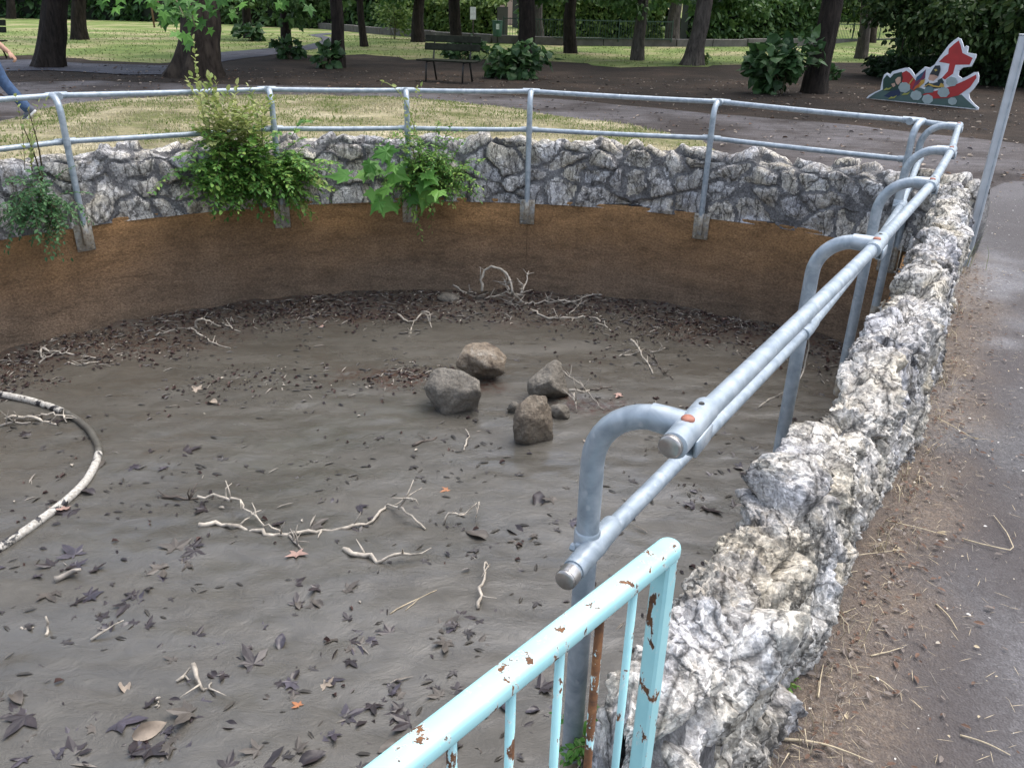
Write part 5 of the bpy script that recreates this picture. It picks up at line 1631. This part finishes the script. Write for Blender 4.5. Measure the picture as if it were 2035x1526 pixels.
# uncountable scraps of leaf, bark and chips
npts = 7600
ang = rs.uniform(ang_corner, ARC_END, npts); rad = RL - np.abs(rs.normal(0, .42, npts)) - .03
near_e = rs.random(npts) < .72
pp = np.where(near_e[:, None], np.c_[CX + rad * np.cos(ang), CY + rad * np.sin(ang)], np.c_[rs.uniform(-4.6, 3, npts), rs.uniform(-.5, 7.2, npts)])
for (x, y, sx_, sy_, k) in ((760, 745, .35, .12, 500), (1165, 800, .25, .12, 350), (60, 850, .5, .3, 500), (330, 735, .6, .25, 600), (740, 622, .8, .15, 700), (1440, 640, .5, .25, 400)):
    c = at(x, y, FLOOR)[:2]; pp = np.r_[pp, c + rs.normal(size=(k, 2)) * [sx_, sy_]]
m = inpoly(pp, outline) & (polydist(pp, outline) > .03) & (fbm(np.c_[pp * 1.2, pp[:, :1] * 0 + 3], 3) + rs.normal(size=len(pp)) * .12 > np.where(RL - np.hypot(pp[:, 0] - CX, pp[:, 1] - CY) < .8, -.5, .10)); pp = pp[m]
zz = h_mud(pp); P3 = np.c_[pp, zz + .001 + rs.random(len(pp)) * .004]
a = rs.uniform(0, 6.28, len(pp)); fr = frames(np.c_[np.cos(a), np.sin(a), rs.normal(0, .09, len(pp))], 1, rs, .14)
kinds = rs.random(len(pp))
mb = MB()
sel = kinds < .50; scatter(mb, T_oval(.34, .14, .1), P3[sel], fr[sel], rs.uniform(.014, .05, sel.sum()), 0)
sel = (kinds >= .50) & (kinds < .80); scatter(mb, T_oval(.5, .35, .3), P3[sel], fr[sel], rs.uniform(.016, .045, sel.sum()), 1)
sel = (kinds >= .80) & (kinds < .955); scatter(mb, T_oval(.10, .05, .02), P3[sel], fr[sel], rs.uniform(.03, .11, sel.sum()), 2)
sel = kinds >= .955; scatter(mb, T_oval(.5, .2, .0), P3[sel], fr[sel], rs.uniform(.014, .036, sel.sum()), 3)
tag(mb.build('leaf_litter', [MAT['dead'], simple('red_brown_scraps', (.058, .030, .024), .6, .4, 12), MAT['twig_grey'], MAT['twig']], smooth=False), kind='stuff')


# mud-coated scraps lying flat in the open floor
n = 4200
pp = np.c_[rs.uniform(-4.4, 2.6, n), rs.uniform(.2, 7.2, n)]
pp = pp[inpoly(pp, outline) & (polydist(pp, outline) > .05) & (fbm(np.c_[pp * 1.6, pp[:, :1] * 0 + 12], 3) + rs.normal(size=n) * .22 > .12)]
a = rs.normal(.25, .8, len(pp)); fr = frames(np.c_[np.cos(a), np.sin(a), rs.normal(0, .05, len(pp))], 1, rs, .10)
P3 = np.c_[pp, h_mud(pp) + .001]; mb = MB(); sel = rs.random(len(pp)) < .7
scatter(mb, T_oval(.22, .10, .05), P3[sel], fr[sel], rs.uniform(.02, .075, sel.sum()), 0)
scatter(mb, T_palm(5, .35, .1, .5, 19), P3[~sel], fr[~sel], rs.uniform(.03, .08, (~sel).sum()), 1)
tag(mb.build('mud_scraps', [simple('mud_coated_scrap', (.060, .055, .047), .5, .4, 14), simple('sunk_leaf', (.048, .043, .042), .4, .4, 14)], smooth=False), kind='stuff')


# ------------------------------------------------------------------ plants growing out of the curved wall
def spray(mb, sm, p0, d, L, nl, leaf, mi, g, droop=.35, tmpl=None, r=.0026):
    t = np.linspace(0, 1, 10); d = d / np.linalg.norm(d)
    side = np.cross(d, [0, 0, 1.0]); side /= np.linalg.norm(side) + 1e-9
    bend = g.normal() * .18
    Q = p0 + d * L * t[:, None] + np.array([0, 0, -1.0]) * (droop * L * t ** 2)[:, None] + side * (bend * L * t ** 2)[:, None]
    sm.tube(Q, np.linspace(r, r * .35, 10), 5)
    tl = np.linspace(.12, 1, nl); B = np.array([np.interp(tl, t, Q[:, k]) for k in range(3)]).T
    Tn = np.gradient(Q, axis=0); Tn = np.array([np.interp(tl, t, Tn[:, k]) for k in range(3)]).T; Tn /= np.linalg.norm(Tn, axis=1)[:, None]
    sg = np.where(np.arange(nl) % 2 == 0, 1, -1)[:, None]
    dirs = Tn * .65 + side * sg * .8 + g.normal(size=(nl, 3)) * .22
    dirs[-1] = Tn[-1]
    scatter(mb, tmpl or T_oval(.52, .10, .12), B, frames(dirs, 1.0, g, .28), leaf * (1.3 if mi else 1) * (.65 + .6 * g.random(nl)) * (1 - .35 * tl), mi)


def wall_plant(label, root_px, sprays, seed, mats, leaf, name='wall_shrub'):
    """sprays: (target px x, y, count, spread px, length, droop, material index, start fraction)"""
    P = oncyl(*root_px, RL - .02); o = empty(name, P); tag(o, label, 'shrub', 'shrubs growing out of the curved wall')
    g = np.random.default_rng(seed); mb, sm = MB(), MB()
    outn = np.array([CX - P[0], CY - P[1], 0]); outn /= np.linalg.norm(outn)
    for (x, y, k, sp, L, dr, mi, nl) in sprays:
        for _ in range(k):
            q = oncyl(x + g.normal() * sp, y + g.normal() * sp * .6, RL - g.uniform(.06, .42)) - P
            d = q / (np.linalg.norm(q) + 1e-9) * .8 + g.normal(size=3) * .33 + outn * .25
            if L > .5: d = np.array([g.normal() * .14 + q[0] * .25, g.normal() * .08, 1.0])
            spray(mb, sm, q * g.uniform(.75, 1.0) - d / np.linalg.norm(d) * L * .55, d, L * g.uniform(.7, 1.2), nl, leaf, mi, g, dr)
    # main stems back to the root
    for _ in range(9):
        x, y = sprays[g.integers(len(sprays))][:2]; q = oncyl(x, y, RL - .18) - P; t = np.linspace(0, 1, 8)[:, None]
        sm.tube(q * t + outn * .1 * np.sin(t * math.pi), np.linspace(.008, .003, 8), 6)
    f = mb.build('foliage', [MAT[m] for m in mats], o, smooth=False); f['kind'] = 'stuff'
    sm.build('stem', MAT['stem'], o); return o


wall_plant('fullest shrub with tall yellow tipped sprays growing from the curved wall', (505, 370),
           [(425, 320, 60, 34, .30, .35, 0, 16), (510, 335, 80, 46, .32, .35, 0, 17), (590, 330, 50, 34, .30, .4, 0, 16), (440, 365, 46, 34, .26, .28, 0, 15), (540, 360, 52, 46, .26, .28, 0, 15), (430, 275, 30, 30, .28, .2, 0, 14), (530, 280, 34, 42, .28, .2, 0, 14), (400, 215, 2, 8, .55, .03, 1, 24), (420, 205, 2, 12, .55, .03, 1, 24),
            (395, 175, 1, 6, .62, .02, 1, 26), (435, 235, 9, 24, .50, .05, 1, 20), (425, 195, 3, 16, .56, .04, 1, 24), (470, 205, 2, 10, .5, .04, 1, 20), (480, 240, 8, 22, .50, .05, 1, 18), (512, 240, 6, 14, .46, .05, 1, 16), (458, 205, 1, 6, .52, .03, 1, 20), (612, 405, 2, 8, .18, .8, 1, 9), (640, 340, 5, 16, .26, .4, 1, 12)], 41, ['privet', 'privet_young'], .066)
wall_plant('sparse blue green shrub with one tall thin shoot at the left end of the wall', (85, 395),
           [(50, 405, 28, 34, .24, .4, 0, 16), (105, 415, 28, 30, .24, .4, 0, 16), (40, 350, 9, 28, .24, .4, 0, 14), (95, 345, 8, 36, .22, .3, 0, 13), (100, 445, 6, 22, .20, .9, 0, 13), (30, 420, 8, 24, .24, .5, 0, 15), (55, 215, 2, 7, .60, .03, 1, 16), (45, 250, 2, 12, .52, .1, 1, 12)], 42, ['fern', 'privet_young'], .048)
figp = wall_plant('shrub with a few broad lobed leaves and a curling shoot by the third post', (840, 360),
                  [(870, 325, 64, 40, .28, .3, 0, 16), (895, 345, 46, 38, .28, .3, 0, 15), (855, 368, 50, 38, .24, .35, 0, 15), (780, 350, 22, 30, .24, .3, 0, 14), (830, 285, 26, 34, .28, .25, 0, 13), (880, 270, 7, 34, .28, .2, 0, 11), (815, 230, 3, 9, .52, .05, 1, 12), (925, 320, 5, 22, .28, .3, 0, 12), (845, 385, 5, 20, .2, .8, 1, 10)], 43, ['privet', 'privet_young'], .050)
FO = np.array(figp.location)
def face_cam(a, b):
    return (Matrix.Rotation(rnd.uniform(-.5, .5), 3, 'Z') @ Matrix.Rotation(rnd.uniform(a, b), 3, 'X') @ Matrix.Rotation(rnd.uniform(-2.9, -.2), 3, 'Z')).to_euler()


FIGL = [MB().add(*T_palm(5, .62, c, .06, 70 + k)).mesh('leaf', MAT['fig'], smooth=False) for k, c in enumerate((-.15, .1, -.3))]
for i, (x, y, szp) in enumerate(((718, 330, 62), (705, 348, 55), (740, 318, 40), (770, 340, 52), (745, 372, 44), (782, 372, 46), (800, 350, 40), (760, 285, 46), (778, 300, 40), (850, 368, 54), (862, 345, 50), (875, 375, 46), (788, 398, 48), (748, 402, 52), (760, 395, 40), (810, 385, 40), (840, 340, 42), (790, 325, 40), (735, 345, 40), (825, 362, 36))):
    q = oncyl(x, y, RL - .30 - .1 * (i % 3)); d = np.linalg.norm(q - O)
    link('leaf', FIGL[i % 3], figp, q - FO, face_cam(.25, 1.25), szp * d / F_PX * rnd.uniform(.8, 1.15))
cs = [oncyl(x, y, RL - .1) - FO for x, y in ((838, 300), (822, 250), (812, 215), (800, 192), (788, 178), (772, 166), (760, 160), (754, 164), (758, 170))]
cq = smooth_line(cs, 22); MB().tube(cq, np.linspace(.005, .0025, 22), 6).build('curling_shoot', MAT['privet_young'], figp)
for j in range(1, 20, 2):
    link('leaf', CURL if j > 1 else (CURL := MB().add(*T_oval(.6, .1, .1)).mesh('leaf', MAT['privet_young'], smooth=False)), figp, cq[j], (rnd.uniform(-1, 1), rnd.uniform(-.5, .5), rnd.uniform(0, 6)), .05)

# fern by the gate and small weeds at the wall foot
P = online(1195, 1490, -.11); o = empty('fern', (P[0], P[1], 0.0)); tag(o, 'bright green fern growing beside the gate bars under the railing post', 'fern')
g = np.random.default_rng(5); mb, sm = MB(), MB()
for k in range(15):
    a = g.uniform(0, 6.28); spray(mb, sm, np.array([0, 0, .0]), np.array([math.cos(a) * .6, math.sin(a) * .6, 1.0]), g.uniform(.12, .24), 16, .030, 0, g, .55, r=.0015)
mb.build('fronds', MAT['fig'], o, smooth=False)['kind'] = 'stuff'; sm.build('stem', MAT['stem'], o)
for i, (x, y, lab) in enumerate(((1578, 1310, 'small green weed at the wall foot, nearest to the camera'), (1562, 1360, 'tiny weed between the wall foot and the path at lower right'), (1655, 1140, 'small yellow green weed at the wall foot, farther along'))):
    P = at(x, y); o = empty('weed', P); tag(o, lab, 'weed', 'weeds at the wall foot'); mb, sm = MB(), MB()
    for k in range(7):
        a = g.uniform(0, 6.28); spray(mb, sm, np.zeros(3), np.array([math.cos(a), math.sin(a), .9]), .045, 5, .022, 0, g, .3, r=.001)
    mb.build('leaves', MAT['privet'], o, smooth=False); sm.build('stem', MAT['stem'], o)


# ------------------------------------------------------------------ grass and straw
def blades(name, P, hgt, width, lean, mats, g, kindset=None, flat=0.0):
    n = len(P); a = g.uniform(0, 6.28, n); h = hgt * (.4 + g.random(n)); w = width * (.6 + .8 * g.random(n))
    dx = np.c_[np.cos(a), np.sin(a), np.zeros(n)]; ln = lean * g.random(n)
    b = g.uniform(0, 6.28, n); ld = np.c_[np.cos(b), np.sin(b), np.zeros(n)]
    tip = P + ld * (h * np.sin(ln * 1.4))[:, None] + np.array([0, 0, 1.0]) * (h * np.cos(ln * 1.4) + .004)[:, None]
    mid = P + ld * (h * .45 * np.sin(ln * .7))[:, None] + np.array([0, 0, 1.0]) * (h * .5 * np.cos(ln * .7) + .004)[:, None]
    V = np.stack([P - dx * w[:, None] / 2, P + dx * w[:, None] / 2, mid + dx * w[:, None] * .4, mid - dx * w[:, None] * .4, tip], 1).reshape(-1, 3)
    k = np.arange(n) * 5
    me = bpy.data.meshes.new(name)
    F = np.c_[k, k + 1, k + 2, k + 3].tolist() + np.c_[k + 3, k + 2, k + 4].tolist()
    me.from_pydata(V.tolist(), [], F)
    for m in mats: me.materials.append(m)
    mi = g.integers(0, len(mats), n) if len(mats) > 1 else np.zeros(n, int)
    me.polygons.foreach_set('material_index', np.r_[mi, mi].astype(np.int32))
    o = link(name, me); o['kind'] = 'stuff'; return o


GRASS_G = leaf_mat('grass_blades', [(0, (.09, .14, .03)), (.5, (.17, .23, .06)), (1, (.29, .32, .11))], .3)
GRASS_D = leaf_mat('dry_grass_blades', [(0, (.28, .25, .14)), (.5, (.46, .41, .26)), (1, (.62, .56, .40))], .2)
n = 90000
P = np.c_[rs.uniform(-11, 4.2, n), rs.uniform(7.4, 16.5, n)]
P = P[inpoly(P, gr_r) & (np.hypot(P[:, 0] - CX, P[:, 1] - CY) > RL + .35)]
keep = fbm(np.c_[P * 1.3, P[:, :1] * 0 + 21], 4) + rs.normal(size=len(P)) * .25 > -.10; P = P[keep]
gmask = fbm(np.c_[P * .7, P[:, :1] * 0 + 4], 3) + .25 * sstep(10, 14, P[:, 1]) + rs.normal(size=len(P)) * .30 > -.02
Z = h_grass(P)
blades('green_grass', np.c_[P, Z][gmask], .038, .010, 1.3, [GRASS_G], rs)
blades('dry_grass', np.c_[P, Z][~gmask], .050, .010, 1.38, [GRASS_D], rs)
LAWN_G = leaf_mat('lawn_blades', [(0, (.10, .15, .04)), (.5, (.15, .195, .06)), (1, (.23, .25, .10))], .3)
n = 16000
P = np.c_[rs.uniform(-24, 22, n), rs.uniform(19, 46, n)]; P = P[inpoly(P, np.array(lawn_poly)) & ~inpoly(P, np.array(gp))]
gm_ = fbm(np.c_[P * .35, P[:, :1] * 0 + 8], 3) + rs.normal(size=len(P)) * .25 > -.1
blades('lawn_grass', np.c_[P, P[:, :1] * 0][gm_], .05, .03, 1.1, [LAWN_G], rs)
blades('lawn_grass', np.c_[P, P[:, :1] * 0][~gm_], .05, .03, 1.2, [LAWN_G], rs)

# dry tufts at the wall foot
n = 600; s_ = rs.uniform(.1, WL + .2, n); off = .23 + np.abs(rs.normal(0, .05, n)); k_ = fbm(np.c_[s_ * 2.5, s_ * 0, s_ * 0], 2) > -.02
PT = W(s_, off)[k_]
blades('dry_tuft', np.c_[PT, np.zeros(len(PT))], .07, .003, 1.15, [MAT['straw']], rs)
c = at(1885, 515)[:2]; PT = c + rs.normal(size=(160, 2)) * [.07, .12]
blades('dry_tuft', np.c_[PT, np.zeros(160)], .26, .005, .75, [MAT['straw'], GRASS_G], rs)


def flat_bits(name, P, L, W, mats, g, z0=.012):
    n = len(P); a = g.uniform(0, 6.28, n); fr = frames(np.c_[np.cos(a), np.sin(a), g.normal(0, .07, n)], 1, g, .2)
    mb = MB(); k = g.integers(0, len(mats), n)
    for i in range(len(mats)):
        q = k == i; scatter(mb, T_oval(W, W * .3, .0), np.c_[P, np.full(n, z0) + g.random(n) * .006][q], fr[q], (L * (.4 + g.random(n) ** 2 * 1.6))[q], i)
    o = mb.build(name, mats, None, smooth=False); o['kind'] = 'stuff'; return o


def along_wall(n, sd):
    s_ = rs.uniform(-.2, WL, n); off = .23 + np.abs(rs.normal(0, sd, n)); return W(s_, off)


P = np.r_[along_wall(2500, .15), along_wall(1100, .5)]; P = P[P[:, 1] < 6]
flat_bits('straw_litter', P, np.full(len(P), .026), .032, [MAT['straw'], MAT['twig_grey']], rs)
P = np.r_[along_wall(1500, .12), along_wall(300, .4)]
flat_bits('brown_litter', P, np.full(len(P), .016), .4, [simple('brown_bark_crumbs', (.14, .085, .06), .9, .5, 20), simple('grey_crumbs', (.20, .17, .15), .9, .4, 20)], rs)
P = np.c_[rs.uniform(.3, 5.5, 3800), rs.uniform(.8, 8, 3800)]; r_ = (P - WA) @ WN; P = P[(r_ > .25)]
flat_bits('pale_chips', P, np.full(len(P), .0085), .6, [MAT['twig'], simple('white_chips', (.62, .60, .56), .8, .2, 20), MAT['straw']], rs)
P = np.c_[rs.uniform(-12, 12, 5000), rs.uniform(8, 22, 5000)]; P = P[~inpoly(P, gr_r) & (np.hypot(P[:, 0] - CX, P[:, 1] - CY) > RL + .4)]
flat_bits('fallen_leaves', P, np.full(len(P), .05), .5, [MAT['dead'], MAT['dead3'], simple('brown_fallen_leaf', (.13, .075, .045), .8, .4, 12)], rs, .006)

for i, (line, lab) in enumerate((
        ([(1545, 1467), (1600, 1474), (1640, 1482), (1690, 1498), (1735, 1514)], 'longest straw stalk on the asphalt at the bottom'),
        ([(1672, 1117), (1700, 1106), (1740, 1101), (1774, 1094)], 'straw stalk with a tuft at its tip close to the wall'),
        ([(1912, 1070), (1950, 1082), (2005, 1096), (2014, 1092), (2000, 1060), (1975, 1024)], 'sharply kinked straw stalk at the right edge'),
        ([(1760, 1034), (1800, 1046), (1860, 1058)], 'straight straw stalk lying above the kinked one'),
        ([(1605, 1250), (1650, 1232), (1700, 1208)], 'straw stalk pointing away from the wall over brown litter'),
        ([(1592, 1330), (1608, 1280), (1622, 1240), (1628, 1212)], 'straw stalk leaning along the wall foot'),
        ([(1626, 1385), (1630, 1350), (1636, 1320)], 'short straw stalk near the wall weeds'),
        ([(1730, 1303), (1765, 1298), (1795, 1286)], 'bent straw stalk on the bare asphalt'),
        ([(1728, 1342), (1752, 1356), (1780, 1374)], 'thin straw stalk below the bent one'),
        ([(1860, 1200), (1884, 1226), (1903, 1252)], 'thin straw stalk beside the pale asphalt patch'),
        ([(1908, 1460), (1960, 1480), (2008, 1500)], 'faint straw stalk at the bottom right corner'),
        ([(1630, 1155), (1668, 1146), (1704, 1134)], 'straw stalk crossing the yellow green weed'),
        ([(1860, 830), (1905, 856), (1930, 868)], 'straw stalk on the damp asphalt farther up the path'))):
    Q = smooth_line([at(x, y, .010) for x, y in line], 14, 0); Q[:, 2] += .006 * np.sin(np.linspace(0, 3.14, 14))
    o = empty('straw_stalk', Q[0]); tag(o, lab, 'straw stalk', 'straw stalks on the path')
    MB().tube(Q - Q[0], np.linspace(.0026 if i else .0045, .0012, 14), 5).build('stalk', MAT['straw'], o)
    if i in (1, 3, 12):
        mb = MB(); a = rs.uniform(-.5, .5, 7) + math.atan2(*(Q[-1] - Q[-2])[[1, 0]])
        scatter(mb, T_oval(.12, .05, 0), np.tile(Q[-1] - Q[0], (7, 1)), frames(np.c_[np.cos(a), np.sin(a), np.full(7, .15)], 1, rs, .2), np.full(7, .035)); mb.build('seed_head', MAT['straw'], o, smooth=False)

# ------------------------------------------------------------------ person walking out of the frame at the left
FT = at(36, 236); pz = 0.0
per = empty('person', (FT[0] - .24, FT[1], 0)); tag(per, 'person in blue jeans and pale soled shoes walking out past the left edge', 'person')
SK = simple('skin', (.47, .27, .19), .55, .1, 6); JE = simple('blue_jeans_denim', (.045, .085, .17), .85, .3, 22, bump=.3, bscale=200); SHI = simple('dark_grey_cotton_shirt', (.05, .05, .055), .85, .2, 10)
SHO = simple('grey_shoe_fabric', (.10, .11, .14), .8, .2, 20); SOL = simple('white_shoe_sole', (.66, .65, .63), .7, .1, 20); HAI = simple('short_brown_hair', (.05, .033, .022), .7, .3, 40)


def limb(mb, pts, r, seg=14):
    pts = np.array(pts, float); L = np.r_[0, np.cumsum(np.linalg.norm(np.diff(pts, axis=0), axis=1))]; t = np.linspace(0, L[-1], len(pts) * 4)
    Q = np.array([np.interp(t, L, pts[:, k]) for k in range(3)]).T; Q[1:-1] = (Q[:-2] + 2 * Q[1:-1] + Q[2:]) / 4
    rr = np.interp(t, L, r); mb.tube(Q, rr, seg); mb.ball(Q[0], rr[0], 12, 8); mb.ball(Q[-1], rr[-1], 12, 8)


def remeshed(mb, name, mat, vox, smooth_n=6):
    o = mb.build(name, mat, per)
    m = o.modifiers.new('r', 'REMESH'); m.mode = 'VOXEL'; m.voxel_size = vox; m.use_smooth_shade = True
    s2 = o.modifiers.new('s', 'SMOOTH'); s2.factor = .5; s2.iterations = smooth_n
    return o


# facing -x; rear (visible) leg pushes off, near arm swings back into the frame
hip, chest, neck = (0, 0, .93), (-.05, 0, 1.33), (-.07, 0, 1.50)
ank_b, knee_b = (.46, -.09, .13), (.20, -.09, .50); ank_f, knee_f = (-.40, .09, .09), (-.22, .09, .50)
b = MB()
limb(b, [hip, (-.03, 0, 1.12), chest, (-.06, 0, 1.44)], [.135, .125, .15, .09])
limb(b, [(-.06, -.06, 1.41), (-.05, -.19, 1.40)], [.075, .06]); limb(b, [(-.06, .06, 1.41), (-.05, .19, 1.40)], [.075, .06])
limb(b, [neck, (-.085, 0, 1.58)], [.058, .055])
b.ball((-.10, 0, 1.68), 1, 20, 14, (.098, .077, .118)); b.ball((-.185, 0, 1.655), 1, 8, 6, (.022, .014, .020)); b.ball((-.155, 0, 1.60), 1, 10, 8, (.04, .04, .03))
for sy in (-1, 1): b.ball((-.085, sy * .078, 1.665), 1, 8, 6, (.022, .012, .033))
limb(b, [hip, (.08, -.09, .78), knee_b, (.33, -.09, .32), ank_b], [.12, .088, .06, .055, .042]); limb(b, [hip, (-.10, .09, .78), knee_f, (-.32, .09, .3), ank_f], [.12, .088, .06, .055, .042])
HW = np.array([.455, -.24, .885]); EL = np.array([.20, -.25, 1.09])
limb(b, [(-.05, -.19, 1.40), (.07, -.235, 1.24), EL, (.34, -.245, .985), HW], [.056, .050, .042, .040, .028])
limb(b, [(-.05, .19, 1.40), (-.13, .23, 1.22), (-.20, .24, 1.10), (-.33, .22, 1.06), (-.44, .19, 1.05)], [.056, .050, .042, .038, .028])


def hand(mb, w, d):
    w = np.array(w); d = np.array(d) / np.linalg.norm(d); y = np.array([0, 1.0, 0]); n = np.cross(d, y); n /= np.linalg.norm(n)
    mb.ball(w + d * .045, 1, 14, 10, (.048, .036, .020), 0, np.stack([d, y, n], 1))
    for k, (oy, L) in enumerate(((-.027, .062), (-.009, .072), (.009, .067), (.027, .052))):
        a = w + d * .078 + y * oy; k1 = a + d * L * .45 - n * .006; k2 = k1 + d * L * .25 - n * L * .34; k3 = k2 - d * L * .12 - n * L * .28
        limb(mb, [a - d * .02, k1, k2, k3], [.0105, .0098, .0088, .0075], 8)
    t = w + d * .022 - y * .030; limb(mb, [t, t + d * .026 - y * .018 - n * .010, t + d * .052 - y * .016 - n * .022], [.0125, .011, .009], 8)


hand(b, HW, (.55, .02, -.62)); hand(b, (-.44, .19, 1.05), (-.8, -.1, .1))
remeshed(b, 'body', SK, .0075, 3)
j = MB()
limb(j, [hip, (.085, -.09, .78), knee_b, (.33, -.09, .32), (.445, -.09, .16)], [.145, .107, .078, .074, .068]); limb(j, [hip, (-.10, .09, .78), knee_f, (-.32, .09, .3), (-.39, .09, .14)], [.145, .107, .078, .074, .068])
limb(j, [(0, 0, .90), (-.01, 0, 1.0)], [.150, .146])
remeshed(j, 'jeans', JE, .012, 3)
h_ = MB(); limb(h_, [(-.005, 0, 1.0), (-.03, 0, 1.14), chest, (-.06, 0, 1.42)], [.158, .145, .168, .108])
limb(h_, [(-.05, -.08, 1.41), (-.05, -.19, 1.395), (.05, -.228, 1.26)], [.085, .075, .068]); limb(h_, [(-.05, .08, 1.41), (-.05, .19, 1.395), (-.12, .225, 1.25)], [.085, .075, .068])
remeshed(h_, 'shirt', SHI, .014, 4)
h_ = MB(); h_.ball((-.085, 0, 1.70), 1, 18, 12, (.103, .084, .112)); h_.v = [np.where(v[:, :1] < -.14, v * [1, 1, 1] + [.03, 0, .03], v) for v in h_.v]; h_.build('hair', HAI, per)
for (a, d, ry) in ((ank_b, (-.55, 0, -.55), math.radians(42)), (ank_f, (-1, 0, .2), math.radians(-8))):
    a = np.array(a); Rm = np.array(Matrix.Rotation(-ry, 3, 'Y'))
    sh = empty('shoe', a + np.array([0, 0, 0]), 0); sh.parent = per
    mb = MB()
    for (x, z, r, sc) in ((-.13, -.045, 1, (.075, .045, .030)), (-.05, -.03, 1, (.085, .045, .045)), (.03, -.015, 1, (.055, .042, .060))): mb.ball((x, 0, z), r, 14, 10, sc)
    mb.v = [v @ Rm.T for v in mb.v]; mb.build('upper', SHO, sh)
    mb = MB(); out = []
    for k in range(24):
        t = 2 * math.pi * k / 24; out.append((-.065 + .145 * math.cos(t), (.044 - .008 * math.cos(t)) * math.sin(t)))
    mb.prism(out, (0, 0, -.085), (1, 0, 0), (0, 1, 0), (0, 0, 1), .026); mb.v = [v @ Rm.T for v in mb.v]; mb.build('sole', SOL, sh, sharp=40)
